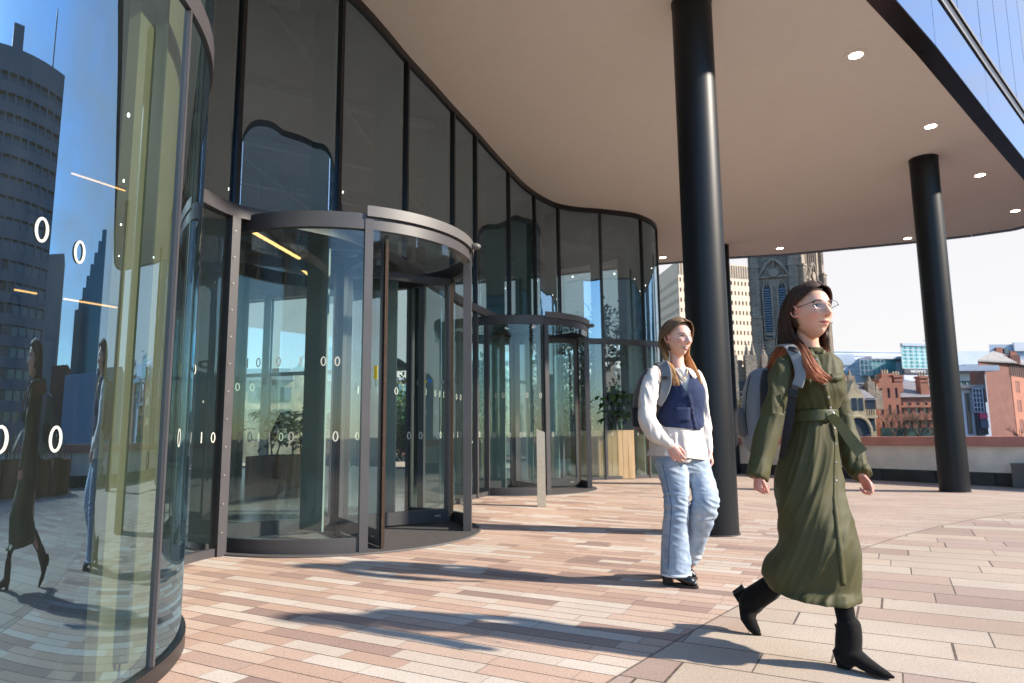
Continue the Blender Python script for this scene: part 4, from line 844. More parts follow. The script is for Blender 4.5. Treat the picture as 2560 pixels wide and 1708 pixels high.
# wooden planters and shrubs out on the terrace east (mirrored in the curved glass)
wood = NT('pale timber boards'); p = wood.obj(); c = wood.ramp(wood.noise(wood.mapv(wood.pos(), (6, 6, .6)), 2, 6, .6), [(.3, (.50, .33, .17)), (.7, (.66, .48, .28))]); wood = wood.pbsdf(c, .65)
cedar = simple('brown cedar boards', (.24, .10, .045), .7, var=.3, scale=3)
leafm = NT('glossy green leaves'); at_ = leafm.n('ShaderNodeObjectInfo'); c = leafm.ramp(leafm.noise(leafm.pos(), 9, 3), [(.3, (.015, .045, .012)), (.55, (.035, .10, .02)), (.75, (.10, .20, .03))]); leafm = leafm.pbsdf(c, .35, 0, .5)
twig = simple('brown bark', (.09, .065, .045), .9, var=.3, scale=6)
def leaf(b, p_, d_, L_, w_, bend=.3):
    d_ = d_.normalized(); s_ = d_.cross(Vector((0, 0, 1)));
    if s_.length < .01: s_ = Vector((1, 0, 0))
    s_.normalize(); m1 = p_+d_*L_*.35+Vector((0, 0, L_*.05)); m2 = p_+d_*L_*.75-Vector((0, 0, L_*bend*.25)); e_ = p_+d_*L_-Vector((0, 0, L_*bend))
    b.add([p_, m1-s_*w_, m1+s_*w_, m2-s_*w_*.8, m2+s_*w_*.8, e_], [(0, 1, 2), (1, 3, 4, 2), (3, 5, 4)])
def rvec(r_): 
    while True:
        v_ = Vector((r_.uniform(-1, 1), r_.uniform(-1, 1), r_.uniform(-1, 1)))
        if .05 < v_.length < 1: return v_
def planter(x, y, w_, h_, lab, mat, seed, plant_h=.8, leaves=260, L_=.2, tall=False, cat='planter'):
    r_ = random.Random(seed); t_ = thing('planter', (x, y, 0), lab, cat, 'square timber planters'); b = MB(); n = max(5, int(w_/.11))
    for s_ in range(4):
        a = R(90*s_); d_ = Vector((math.cos(a), math.sin(a), 0)); nn_ = Vector((d_.y, -d_.x, 0))
        for k in range(n): q = Vector((x, y, 0))+nn_*(w_/2)+d_*(-w_/2+(k+.5)*w_/n); b.box((q.x, q.y, h_/2+.01), (w_/n-.006, .03, h_), a)
    b.box((x, y, h_/2-.02), (w_-.05, w_-.05, h_-.06)); b.build('box', mat, t_)
    b = MB(); 
    stems = [Vector((x+r_.uniform(-.3, .3)*w_, y+r_.uniform(-.3, .3)*w_, h_)) for _ in range(9)]
    for s_ in stems: b.tube([s_, s_+Vector((r_.uniform(-.1, .1), r_.uniform(-.1, .1), plant_h*.5)), s_+Vector((r_.uniform(-.25, .25), r_.uniform(-.25, .25), plant_h))], [.02, .012, .005], 6)
    b.build('stem', twig, t_); b = MB()
    for k in range(leaves):
        s_ = stems[k % 9]; v_ = rvec(r_); p_ = s_+Vector((v_.x*w_*.35, v_.y*w_*.35, plant_h*(.15+.85*r_.random()**.8))); leaf(b, p_, Vector((v_.x, v_.y, abs(v_.z)*.5)), L_*r_.uniform(.6, 1.3), L_*.22, r_.uniform(.1, .6))
    b.build('foliage', leafm, t_, fix=False); rebase(t_); t_.location.z = .08*fall(x, y)+(.001 if y > 8 else 0); return t_
for k, (az, r_) in enumerate(((1, 12.5), (7.5, 12.3), (14, 12.7), (20.5, 12.4), (27, 12.8))):
    q = polar(az, r_); planter(q.x, q.y, 1.35, .62, 'brown cedar planter out on the terrace, %s in its row as mirrored at left' % ('first', 'second', 'third', 'fourth', 'fifth')[k], cedar, 40+k, .45, 160, .14)
for k, (az, r_) in enumerate(((-6, 17), (-13, 20))): q = polar(az, r_); planter(q.x, q.y, 1.6, .7, 'dark planter %s the reflected terrace' % ('halfway across', 'near the far side of')[k], cedar, 60+k, 1.2, 300, .2)
# lobby planters
q = onz(1388, 1100, .09); planter(q.x+.12, q.y+.60, 1.0, .98, 'pale timber planter with leafy plant inside the rounded glass end', wood, 3, .75, 420, .30)
q = onz(1322, 1098, .09); planter(q.x+.1, q.y+1.3, .95, .96, 'pale timber planter left of the leafy one inside the glass', wood, 4, .5, 200, .22)
planter(-4.6, 14.8, 1.6, .6, 'low dark planter with dark foliage in the lobby behind the nearest door', cedar, 5, .9, 420, .26)
planter(-.9, 17.2, 1.1, .7, 'lobby planter with tall dark palm leaves behind the nearest door', cedar, 6, 2.0, 420, .34)
planter(.5, 16.3, 1.0, .7, 'lobby planter with dark shrub behind the farther door', cedar, 8, 1.3, 350, .28)
# indoor tree
def tree(name, base, h, cr, seed, lab, leaves=1600, L_=.085, cz=.62, mat=None, cat='tree', tr=.05, bare=False, trunk_h=.45):
    r_ = random.Random(seed); base = Vector(base); t_ = thing(name, base, lab, cat); b = MB(); tips = []
    top = base+Vector((0, 0, h*trunk_h)); b.tube([base, base.lerp(top, .5)+Vector((.04, .02, 0)), top], [tr, tr*.85, tr*.7], 8)
    def grow(p_, d_, L0, rr, lv):
        q = p_+d_*L0; m = p_.lerp(q, .5)+rvec(r_)*L0*.08; b.tube([p_, m, q], [rr, rr*.8, rr*.55], 5 if lv else 7, cap=False); tips.append((m, d_)); tips.append((q, d_))
        if lv == 0: return
        for _ in range(3 if lv > 1 else 4):
            nd = (d_+rvec(r_)*.75); nd.z += .12; nd.normalize(); grow(q if r_.random() < .6 else m, nd, L0*r_.uniform(.6, .85), rr*.55, lv-1)
    for k in range(5):
        a = 2*math.pi*k/5+r_.random(); grow(top-Vector((0, 0, h*.08*r_.random())), Vector((math.cos(a)*.6, math.sin(a)*.6, r_.uniform(.6, 1.2))).normalized(), h*(1-trunk_h)*.38, tr*.55, 3 if bare else 2)
    b.build('trunk', twig, t_, smooth='all')
    if not bare:
        b = MB()
        for k in range(leaves):
            p_, d_ = r_.choice(tips); v_ = rvec(r_); leaf(b, p_+v_*cr*.28, v_+Vector((0, 0, .2)), L_*r_.uniform(.7, 1.4), L_*.28, r_.uniform(0, .5))
        b.build('crown', mat or leafm, t_, fix=False)
    rebase(t_)
q = at(1340, 1090, 16.2); tree('indoor_tree', (q.x, q.y, .05), 4.5, 1.5, 11, 'slender leafy indoor tree inside the rounded end of the glass building', 2600, .12, trunk_h=.38)
# trees beyond the parapet
oliv = simple('dull olive winter foliage', (.16, .14, .07), .8, var=.4, scale=4)
for k, (px, py, Y, h, sd, lab) in enumerate(((1712, 850, 60, 7.8, 1, 'brownish shrub like tree beyond the parapet left of the woman in green'), (1690, 860, 66, 7, 2, 'brownish tree against the nave right of the thick column'), (1640, 860, 58, 6.5, 9, 'brownish tree beyond the parapet mostly behind the thick column'))):
    q = at(px, 990, Y); tree('terrace_tree', (q.x, q.y, -1.6), h, 3.2, sd, lab, 2600, .24, mat=oliv, trunk_h=.25, tr=.12)
for k, (px, Y, h, sd, lab) in enumerate(((2052, 88, 6.2, 4, 'bare branched street tree before the red brick hall, nearest the gothic hall'), (2078, 90, 6.6, 5, 'bare street tree in the middle of the red brick front'), (2108, 89, 6.0, 6, 'bare street tree before the arched windows'), (2140, 90, 6.4, 7, 'bare street tree just left of the far column'), (2345, 70, 3.4, 8, 'small tree at the right edge before the brick house'))):
    q = at(px, 990, Y); tree('street_tree', (q.x, q.y, -1.6), h, 2.4, sd, lab, bare=True, tr=.11, trunk_h=.35)
for k, (px, Y, h, sd, lab) in enumerate(((1115, 30, 6, 21, 'dark green tree seen through the farther door'), (1180, 34, 7, 22, 'bushy tree behind the lobby between the doors'), (1300, 36, 6.5, 23, 'dark tree beyond the rounded glass end'), (1450, 38, 5.6, 24, 'low dark tree beyond the glass left of the smiling woman'), (860, 40, 6, 25, 'dark tree seen through the right of the nearest door'), (960, 33, 5.5, 26, 'small tree seen through the open wing of the nearest door'))):
    q = at(px, 990, Y); tree('park_tree', (q.x, q.y, -1.6), h, 3.6, sd, lab, 6500, .20, trunk_h=.25, tr=.13)
# ================================================================ PEOPLE
PXM = K/FPX      # metres per display pixel per metre of distance
def px(x, y, Y): return at(x, y, Y)
def remesh(mb, name, voxel, mat, parent, smooth=4, fn=None, keep=None, attr=None, cut=None):
    me = bpy.data.meshes.new('tmp'); me.from_pydata([tuple(v) for v in mb.v], [], mb.f); bm = bmesh.new(); bm.from_mesh(me); bmesh.ops.recalc_face_normals(bm, faces=bm.faces); bm.to_mesh(me); bm.free()
    o = bpy.data.objects.new('tmp', me); COL.objects.link(o); m_ = o.modifiers.new('r', 'REMESH'); m_.mode = 'VOXEL'; m_.voxel_size = voxel; m_.adaptivity = 0
    if smooth: s_ = o.modifiers.new('s', 'SMOOTH'); s_.factor = .5; s_.iterations = smooth
    dg = bpy.context.evaluated_depsgraph_get(); dg.update(); m2 = bpy.data.meshes.new_from_object(o.evaluated_get(dg)); bpy.data.objects.remove(o); bpy.data.meshes.remove(me)
    m2.name = name; n = len(m2.vertices); co = np.empty(n*3, np.float32); m2.vertices.foreach_get('co', co); co = co.reshape(-1, 3); no = np.empty(n*3, np.float32); m2.vertices.foreach_get('normal', no); no = no.reshape(-1, 3)
    if fn:
        d = np.array([fn(Vector(c_), Vector(q)) for c_, q in zip(co, no)], np.float32)
        co = co+no*d[:, None]; m2.vertices.foreach_set('co', co.ravel())
    if attr:
        a_ = m2.color_attributes.new('Col', 'FLOAT_COLOR', 'POINT'); a_.data.foreach_set('color', np.array([(*attr(Vector(c_)), 1) for c_ in co], np.float32).ravel())
    if keep:
        bm = bmesh.new(); bm.from_mesh(m2); bmesh.ops.delete(bm, geom=[f_ for f_ in bm.faces if not keep(f_.calc_center_median(), f_.normal)], context='FACES'); bm.to_mesh(m2); bm.free()
    if cut:      # open hem: trim everything below a plane (point, normal)
        bm = bmesh.new(); bm.from_mesh(m2); bmesh.ops.bisect_plane(bm, geom=bm.verts[:]+bm.edges[:]+bm.faces[:], plane_co=cut[0], plane_no=cut[1], clear_inner=True); bm.to_mesh(m2); bm.free()
    m2.polygons.foreach_set('use_smooth', [True]*len(m2.polygons)); m2.materials.clear(); m2.materials.append(mat); m2.update()
    o = bpy.data.objects.new(name, m2); COL.objects.link(o); o.parent = parent; return o
def lerpkeys(keys, n):      # catmull over tuples of floats
    vs = [list(k) for k in keys]; out = []
    for i in range(len(vs)-1):
        a, b_, c_, d_ = vs[max(0, i-1)], vs[i], vs[i+1], vs[min(len(vs)-1, i+2)]
        for k in range(n):
            t = k/n; out.append([.5*(2*q1+(q2-q0)*t+(2*q0-5*q1+4*q2-q3)*t*t+(3*q1-q0-3*q2+q3)*t**3) for q0, q1, q2, q3 in zip(a, b_, c_, d_)])
    out.append(vs[-1]); return out
def plimb(mb, keys, n=20, sub=4, squash=1.0, up0=None):    # keys (x, y, Y, radius_px): a tapering limb with round ends
    ks = lerpkeys(keys, sub); P = [px(*k[:3]) for k in ks]; rr = [max(.002, k[3]*PXM*k[2]) for k in ks]
    wlimb(mb, P, rr, n, squash, up0)
def wlimb(mb, P, rr, n=16, squash=1.0, up0=None):
    P = [Vector(p_) for p_ in P]; d0 = (P[0]-P[1]).normalized(); d1 = (P[-1]-P[-2]).normalized()
    pre = [(P[0]+d0*rr[0]*q, rr[0]*math.sqrt(max(.02, 1-q*q))) for q in (.95, .7, .4)]; post = [(P[-1]+d1*rr[-1]*q, rr[-1]*math.sqrt(max(.02, 1-q*q))) for q in (.4, .7, .95)]
    PP = [a for a, _ in pre]+P+[a for a, _ in post]; RR = [b_ for _, b_ in pre]+rr+[b_ for _, b_ in post]; mb.tube(PP, RR, n, flat=squash, up0=up0)
def prings(mb, keys, n=40, sub=4, ex=1.0, ret=False, grow=0.0, cap_in=None):   # keys (xl, xr, y, Y, depth_front, depth_back): horizontal rings across the sight line
    ks = lerpkeys(keys, sub); rg = []
    for xl, xr, y, Y, df, db in ks:
        c_ = px((xl+xr)/2, y, Y); a_ = px(xl, y, Y); b_ = px(xr, y, Y); hw = (b_-a_).length/2+grow; v_ = Vector((c_.x, c_.y, 0)).normalized(); s_ = Vector((v_.y, -v_.x, 0)); hw *= abs(s_.x)*1.0+.02
        ring = []
        for k in range(n):
            a = 2*math.pi*k/n; ca_, sa_ = math.cos(a), math.sin(a); ca_ = math.copysign(abs(ca_)**ex, ca_); sa_ = math.copysign(abs(sa_)**ex, sa_); dd = (db if sa_ > 0 else df)+grow
            ring.append(c_+s_*(hw*ca_)+v_*(dd*sa_))
        rg.append(ring)
    if cap_in: # recess the last ring upwards so that the hem is an open edge
        last = rg[-1]; c_ = sum(last, Vector())/n; rg.append([c_+(p_-c_)*.80+Vector((0, 0, .002)) for p_ in last]); rg.append([c_+(p_-c_)*.70+Vector((0, 0, cap_in)) for p_ in last])
    if ret: return rg
    mb.rings(rg)
def nz(p_, a, b_, c_, s_=0.): return noise.noise(Vector((p_.x*a+s_, p_.y*b_+s_*.7, p_.z*c_)))
def cloth(name, col, rough=.6, sheen=.3, weave=900, bstr=.12, var=.12, scale=12):
    t = NT(name); p = t.pos(); c = t.ramp(t.noise(p, scale, 5, .6), [(.3, tuple(q*(1-var) for q in col)), (.7, tuple(min(1, q*(1+var)) for q in col))])
    h = t.math('ADD', t.math('MULTIPLY', t.noise(p, weave, 2), .5), t.noise(p, 60, 4)); m_ = t.pbsdf(c, rough, 0, .35, h, bstr, .0015); t.b.inputs['Sheen Weight'].default_value = sheen; t.b.inputs['Sheen Roughness'].default_value = .4; return m_
def skinmat(name):
    t = NT(name); a_ = t.n('ShaderNodeAttribute'); a_.attribute_name = 'Col'; p = t.pos(); c = t.mixc(.35, a_.outputs['Color'], t.mixc(1, a_.outputs['Color'], t.ramp(t.noise(p, 60, 5, .65), [(.3, (.86, .80, .78)), (.7, (1.08, 1.03, 1.02))]), 'MULTIPLY'))
    m_ = t.pbsdf(c, .48, 0, .45, t.noise(p, 420, 3), .08, .001); t.b.inputs['Subsurface Weight'].default_value = .18; t.b.inputs['Subsurface Radius'].default_value = (1, .35, .2); t.b.inputs['Subsurface Scale'].default_value = .012; return m_
def hairmat(name):
    t = NT(name); a_ = t.n('ShaderNodeAttribute'); a_.attribute_name = 'Col'; m_ = t.pbsdf(a_.outputs['Color'], .5, 0, .28); return m_
MS = skinmat('skin'); MH = hairmat('hair strands')
olive = cloth('olive green satin twill', (.050, .0455, .0135), .68, .03, var=.07); oliv_d = cloth('olive belt twill', (.055, .056, .016), .5, .05, var=.07)
blkf = cloth('black opaque knit', (.006, .006, .007), .85, .08); suede = cloth('black suede', (.009, .008, .008), .85, .1, var=.3, scale=30)
for m_ in (suede, blkf): m_.node_tree.nodes['Principled BSDF'].inputs['Specular IOR Level'].default_value = .12
leather = simple('polished black leather', (.010, .010, .012), .28, 0, .5, .2, 20, bstr=.1, bscale=300, bdist=.001); solem = simple('brown black rubber sole', (.03, .022, .018), .7)
packg = cloth('grey backpack canvas', (.17, .175, .185), .75, .2, 1200, .2, var=.08); packd = cloth('charcoal backpack canvas', (.085, .08, .08), .8, .2, 1200, .2, var=.1); packb = cloth('black padded mesh', (.010, .011, .014), .8, .2)
cream = cloth('cream viscose blouse', (.64, .58, .52), .7, .1, var=.04); navy = cloth('navy ribbed knit', (.012, .022, .066), .85, .08, 500, .4, var=.15); snap = simple('pearl metal snap', (.75, .72, .68), .2, .8); button = simple('dark horn button', (.03, .02, .03), .25)
t = NT('washed light blue denim'); p = t.pos(); n1 = t.noise(t.mapv(p, (1, 1, .45)), 9, 6, .65); n2 = t.noise(p, 700, 2); c = t.ramp(n1, [(.28, (.17, .23, .33)), (.5, (.29, .36, .45)), (.72, (.49, .54, .59))]); denim = t.pbsdf(t.mixc(.3, c, t.mixc(1, c, t.ramp(n2, [(.35, (.7, .7, .7)), (.65, (1.2, 1.2, 1.2))]), 'MULTIPLY')), .85, 0, .3, n2, .25, .0008)
white_e = simple('eye white', (.36, .32, .30), .6, var=.03); iris_m = simple('brown iris', (.03, .016, .01), .15, var=.2); lash_m = simple('dark lash', (.015, .009, .007), .6); lip1 = simple('rose lips', (.42, .12, .10), .4, var=.08, scale=80); tooth = simple('white teeth', (.60, .57, .53), .25, var=.02); gold = simple('gold metal', (.7, .45, .2), .25, .9)
class Head:
    def __init__(s, c, yaw, pitch, roll, sc):
        s.c = Vector(c); f = Vector((math.cos(R(yaw)), math.sin(R(yaw)), 0)); r_ = Vector((f.y, -f.x, 0)); u = Vector((0, 0, 1))
        f2 = f*math.cos(R(pitch))+u*math.sin(R(pitch)); u2 = u*math.cos(R(pitch))-f*math.sin(R(pitch)); r2 = r_*math.cos(R(roll))+u2*math.sin(R(roll)); u3 = u2*math.cos(R(roll))-r_*math.sin(R(roll)); s.r, s.f, s.u, s.s = r2, f2, u3, sc
    def w(s, x, y, z): return s.c+(s.r*x+s.f*y+s.u*z)*s.s
    def l(s, p_): d = (p_-s.c)/s.s; return Vector((d.dot(s.r), d.dot(s.f), d.dot(s.u)))
def hshape(dx, dy, dz, smile=0., off=0.):
    t = max(0, -dz); x = .0745*dx; y = (.093 if dy > 0 else .101)*dy; z = (.122 if dz > 0 else .116)*dz
    x *= 1-.385*t**1.7; x *= 1+.05*max(0, dz)*(1-dz)
    if dy < 0: y *= 1-.55*t**1.3
    else: y *= 1-.05*t
    if dy > 0: x *= 1.0-.06*dy
    g = lambda a, b_: math.exp(-(a/b_)**2)
    if dy > .05:
        q = 0
        zz_ = z
        nr = 0
        if .030 > zz_ > -.046:
            tt = (.030-zz_)/.060; nr = min(1, max(0, tt))**1.3
            if zz_ < -.030: nr *= max(0, 1-((-.030-zz_)/.016)**1.5)
        q += .031*nr*g(x, .0095+.005*nr)
        q += .006*g(zz_+.031, .008)*(g(x-.013, .007)+g(x+.013, .007))
        for s_ in (-1, 1):
            q -= .0115*g(x-s_*.031, .015)*g(zz_-.010, .011); q += .0045*g(x-s_*.031, .012)*g(zz_-.009, .006)
            q += .0035*g(x-s_*.030, .018)*g(zz_-.030, .007); q += (.0055+.006*smile)*g(x-s_*(.041), .017)*g(zz_+.028-.004*smile, .016)
            q -= .004*smile*g(x-s_*.036, .006)*g(zz_+.055, .016)
        q += .0065*g(x, .021+.006*smile)*(g(zz_+.057, .0055)+g(zz_+.0695, .006)) - .003*g(x, .028)*g(zz_+.0632, .003) - .0035*g(x, .02)*g(zz_+.081, .006) + .0095*g(x, .02)*g(zz_+.101, .014)
        y += q
    n_ = math.sqrt(dx*dx+dy*dy+dz*dz); return (x+dx*off, y+dy*off, z+dz*off)
def add_head(mb, H, smile=0.):
    rg = []; m_, n = 64, 88
    for i in range(1, m_):
        th = math.pi*i/m_; ring = []
        for k in range(n):
            a = 2*math.pi*k/n-math.pi/2; ring.append(H.w(*hshape(math.sin(th)*math.cos(a), math.sin(th)*math.sin(a), -math.cos(th), smile)))
        rg.append(ring)
    mb.rings(rg)
    for s_ in (-1, 1):     # ears: a flattened bowl with rim and lobe
        ax = (H.r*s_, H.f, H.u); e0 = lambda y, z, o: H.w(s_*(.074+o), y, z)
        rim = [e0(-.004+.0165*math.cos(a)-.006*math.sin(a), .004+.029*math.sin(a), .007+.006*max(0, math.sin(a+.6))-.004*math.cos(a)) for a in [math.pi*(.05+1.62*k/14)-.1 for k in range(15)]]
        wlimb(mb, rim, [.0042*H.s]*13+[.005*H.s, .0055*H.s], 8)
        mb.ellipsoid(H.w(s_*.0735, -.009, .002), (.005, .014, .024), ax, 12, 8)
def decal(H, bvh, pts, name, mat, parent, off=.0009, fan=None):
    def hit(x, z):
        o_ = H.w(x, .2, z); h_ = bvh.ray_cast(o_, -H.f)
        return h_[0]+H.f*off if h_[0] else H.w(x, .09, z)
    b = MB(); cx = sum(q[0] for q in pts)/len(pts); cz = sum(q[1] for q in pts)/len(pts); n = len(pts)
    vs = [hit(*q) for q in pts]+[hit(cx+(q[0]-cx)*.5, cz+(q[1]-cz)*.5) for q in pts]+[hit(cx, cz)]
    b.add(vs, [(i, (i+1) % n, n+(i+1) % n, n+i) for i in range(n)]+[(n+i, n+(i+1) % n, 2*n) for i in range(n)]); return b.build(name, mat, parent, smooth='all')
def line_decal(H, bvh, pts, rad, name, mat, parent, off=.0005):
    P = []
    for x, z in pts: h_ = bvh.ray_cast(H.w(x, .2, z), -H.f); P.append(h_[0]+H.f*off if h_[0] else H.w(x, .09, z))
    b = MB(); n = len(P); b.tube(P, [rad*H.s*(.35+.65*math.sin(math.pi*(i+.5)/n)) for i in range(n)], 6); return b.build(name, mat, parent, smooth='all')
def face(H, body, parent, kind):
    dg = bpy.context.evaluated_depsgraph_get(); me = body.data; bvh = BVHTree.FromPolygons([v.co.copy() for v in me.vertices], [tuple(q.vertices) for q in me.polygons])
    browc = simple(kind+' brow', (.05, .028, .02) if kind == 'dark' else (.17, .10, .06), .7)
    for s_ in (-1, 1):
        if kind == 'dark':
            N = 14; alm = [(s_*.0315+.0135*math.cos(a), .0085+(.0042 if math.sin(a) > 0 else .0028)*math.sin(a)) for a in [2*math.pi*k/N for k in range(N)]]
            e_ = decal(H, bvh, alm, 'eye', white_e, parent, .0006); decal(H, bvh, [(s_*.0315+.002+.0046*math.cos(a), .0090+.0040*math.sin(a)) for a in [2*math.pi*k/N for k in range(N)]], 'iris', iris_m, e_, .0012)
            line_decal(H, bvh, [(s_*.0315+.0148*q*s_, .0098+.0034*(1-q*q)-.001*q) for q in (-1, -.6, -.2, .2, .6, 1)], .0013, 'upper_lash', lash_m, e_, .0014)
            line_decal(H, bvh, [(s_*.0315+.013*q*s_, .0066-.0016*(1-q*q)) for q in (-1, -.4, .2, 1)], .0006, 'lower_lash', browc, e_, .001)
        else:
            e_ = line_decal(H, bvh, [(s_*.0315+.0150*q*s_, .0080+.0038*(1-q*q)-.0012*q) for q in (-1, -.6, -.2, .2, .6, 1)], .0021, 'closed_eyelid', lash_m, parent, .0008)
            line_decal(H, bvh, [(s_*.0315+.0135*q*s_, .0150+.0030*(1-q*q)) for q in (-1, -.4, .2, 1)], .0007, 'lid_crease', browc, e_, .0002)
        line_decal(H, bvh, [(s_*(.015+.036*q), .0245+.0065*math.sin(math.pi*min(1, q*1.15))**.8-.003*q) for q in (0, .2, .4, .6, .8, 1)], .0027, 'eyebrow', browc, parent, .0004)
        decal(H, bvh, [(s_*.0085+.0032*math.cos(a), -.0395+.0015*math.sin(a)) for a in [2*math.pi*k/8 for k in range(8)]], 'nostril', lash_m, parent, .0004)
    sm = .6 if kind == 'dark' else 1.15; w_ = .0225+.007*sm; op = .0 if kind == 'dark' else .0075
    up = [(w_*q, -.0625+.0065*sm*q*q+(.0048*(1-abs(q)**1.5)-(.0012 if abs(q) < .15 else 0))) for q in (-1, -.75, -.5, -.25, 0, .25, .5, .75, 1)]; lo = [(w_*q, -.0628-op*(1-q*q)+.0065*sm*q*q) for q in (1, .75, .5, .25, 0, -.25, -.5, -.75, -1)]
    mid = [(w_*q, -.0628+.0065*sm*q*q+.0006) for q in (1, .75, .5, .25, 0, -.25, -.5, -.75, -1)]
    mth = decal(H, bvh, up+mid[1:-1], 'upper_lip', lip1, parent, .0010)
    lw = [(a, z-.0062*(1-(a/w_)**2)) for a, z in lo]; decal(H, bvh, lo[::-1][0:9]+lw[1:-1], 'lower_lip', lip1, parent, .0012)
    if op: decal(H, bvh, [(a*.86, z) for a, z in mid[::-1]]+[(a*.86, z+.0006) for a, z in lo[1:-1]], 'teeth', tooth, mth, .0012)
    else: line_decal(H, bvh, [(a, z) for a, z in mid], .0008, 'mouth_line', simple('mouth shade', (.16, .045, .04), .6), mth, .0012)
    return bvh
def hand(mb, wrist, d, nrm, thumb, sc=1.0, curl=(55, 60, 45), fan=.05, thumb_in=.5):
    """d: wrist to knuckles, nrm: out of the back of the hand, thumb: side the thumb is on"""
    d = Vector(d).normalized(); nrm = Vector(nrm); nrm = (nrm-d*nrm.dot(d)).normalized(); sd_ = nrm.cross(d).normalized()
    if sd_.dot(Vector(thumb)) < 0: sd_ = -sd_
    W_ = Vector(wrist); rg = []
    for t_, w_, h_ in ((-.03, .024, .018), (0, .026, .018), (.03, .034, .0165), (.06, .040, .0155), (.080, .040, .013), (.088, .036, .009)):
        c_ = W_+d*t_*sc; rg.append([c_+sd_*(w_*sc*math.cos(a))+nrm*(h_*sc*math.sin(a)) for a in [2*math.pi*k/16 for k in range(16)]])
    mb.rings(rg)
    for i, (o_, L_, rr, b0) in enumerate(((.0295, .072, .0086, .078), (.0100, .080, .0088, .084), (-.0098, .074, .0084, .081), (-.0285, .058, .0076, .073))):
        p_ = W_+d*(b0*sc)+sd_*(o_*sc); dd = (d+sd_*(fan*(1.5-i)*.6)).normalized(); P = [p_-dd*.018*sc, p_]; an = 0
        for j, fr in enumerate((.46, .30, .24)):
            an += R(curl[j]*(1+.10*i)); v_ = dd*math.cos(an)-nrm*math.sin(an); m_ = P[-1]+v_*(L_*fr*sc*.5); P += [m_, P[-1]+v_*(L_*fr*sc)]
        r0 = rr*sc; wlimb(mb, P, [r0, r0*1.05]+[r0*(1-.05*q) for q in range(1, len(P)-1)], 10)
    p0 = W_+d*.018*sc+sd_*.022*sc-nrm*.006*sc; v_ = (d*.75+sd_*.62-nrm*.35).normalized(); p1 = p0+v_*.036*sc; v2 = (d*.95+sd_*(.35-thumb_in*.5)-nrm*.35).normalized(); p2 = p1+v2*.030*sc; p3 = p2+(v2-sd_*.25-nrm*.15).normalized()*.024*sc
    wlimb(mb, [p0, p1, (p1+p2)/2, p2, p3], [.0125*sc, .0108*sc, .0098*sc, .0095*sc, .0078*sc], 10)
def strip(b, P, W_, N, th=.004):     # ribbon along points with widths and facing normals
    P = [Vector(p_) for p_ in P]; n = len(P); A = []
    for i in range(n):
        d_ = (P[min(n-1, i+1)]-P[max(0, i-1)]).normalized(); nn_ = N[i] if isinstance(N, list) else N; s_ = d_.cross(nn_).normalized(); n2 = s_.cross(d_).normalized(); w_ = W_[i] if isinstance(W_, list) else W_
        A.append([P[i]-s_*w_/2-n2*th/2, P[i]+s_*w_/2-n2*th/2, P[i]+s_*w_/2+n2*th/2, P[i]-s_*w_/2+n2*th/2])
    b.rings(A)
def hair_mesh(name, guides, n, seed, parent, c0, c1, rad=.0042, jit=.006, t0=.55, t1=.9, extra=1.0, taper=.35):
    r_ = random.Random(seed); G = [catmull(g_, 5) for g_ in guides]; L = min(len(g_) for g_ in G); b = MB(); cols = []; n = int(n*2.6); rad = rad*.56
    for k in range(n):
        t_ = (k+r_.random())/n*(len(G)-1); i = min(len(G)-2, int(t_)); f_ = t_-i; f_ = f_*f_*(3-2*f_); fly = 3.2 if r_.random() < .05 else 1.0; ph = rvec(r_)*jit; ph2 = rvec(r_)*jit*1.3*fly; stop = L-int(r_.random()*L*.12*extra); P = []
        for q in range(0, stop):
            s_ = q/(L-1); P.append(G[i][q].lerp(G[i+1][q], f_)+ph*(.35+s_)+ph2*math.sin(s_*5+k)*s_)
        m_ = len(P); rr = [rad*r_.uniform(.75, 1.25)*(1-taper*(max(0, q/m_-.6)/.4)**1.3)*(1 if q < m_-2 else .35) for q in range(m_)]
        v0 = len(b.v); b.tube(P, rr, 4, flat=.7); sh = r_.uniform(.55, 1.5); 
        for q in range(m_):
            s_ = q/(L-1); m2 = min(1, max(0, (s_-t0)/(t1-t0))); m2 = m2*m2*(3-2*m2); c_ = [(a*(1-m2)+e_*m2)*sh for a, e_ in zip(c0, c1)]; cols += [(*c_, 1)]*4
    o = b.build(name, MH, parent, smooth='all', fix=False); a_ = o.data.color_attributes.new('Col', 'FLOAT_COLOR', 'POINT'); a_.data.foreach_set('color', np.array(cols, np.float32).ravel()); return o
def hair_cap(H, parent, c0, zone, off=.009, name='scalp_hair'):
    b = MB(); m_, n = 30, 44; vs = []; idx = {}
    for i in range(1, m_):
        th = math.pi*i/m_
        for k in range(n):
            a = 2*math.pi*k/n; dx, dy, dz = math.sin(th)*math.cos(a), math.sin(th)*math.sin(a), -math.cos(th); idx[(i, k)] = len(vs); vs.append((H.w(*hshape(dx, dy, dz, 0, off)), (dx, dy, dz)))
    top = len(vs); vs.append((H.w(*hshape(0, 0, 1, 0, off)), (0, 0, 1))); fs = []
    for i in range(1, m_-1):
        for k in range(n):
            q = (idx[(i, k)], idx[(i, (k+1) % n)], idx[(i+1, (k+1) % n)], idx[(i+1, k)])
            if all(zone(*vs[j][1]) for j in q): fs.append(q)
    for k in range(n): fs.append((idx[(m_-1, k)], idx[(m_-1, (k+1) % n)], top))
    b.add([v_[0] for v_ in vs], fs); o = b.build(name, MH, parent, smooth='all', fix=False)
    a_ = o.data.color_attributes.new('Col', 'FLOAT_COLOR', 'POINT'); a_.data.foreach_set('color', np.array([(*[q*.8 for q in c0], 1)]*len(o.data.vertices), np.float32).ravel()); return o
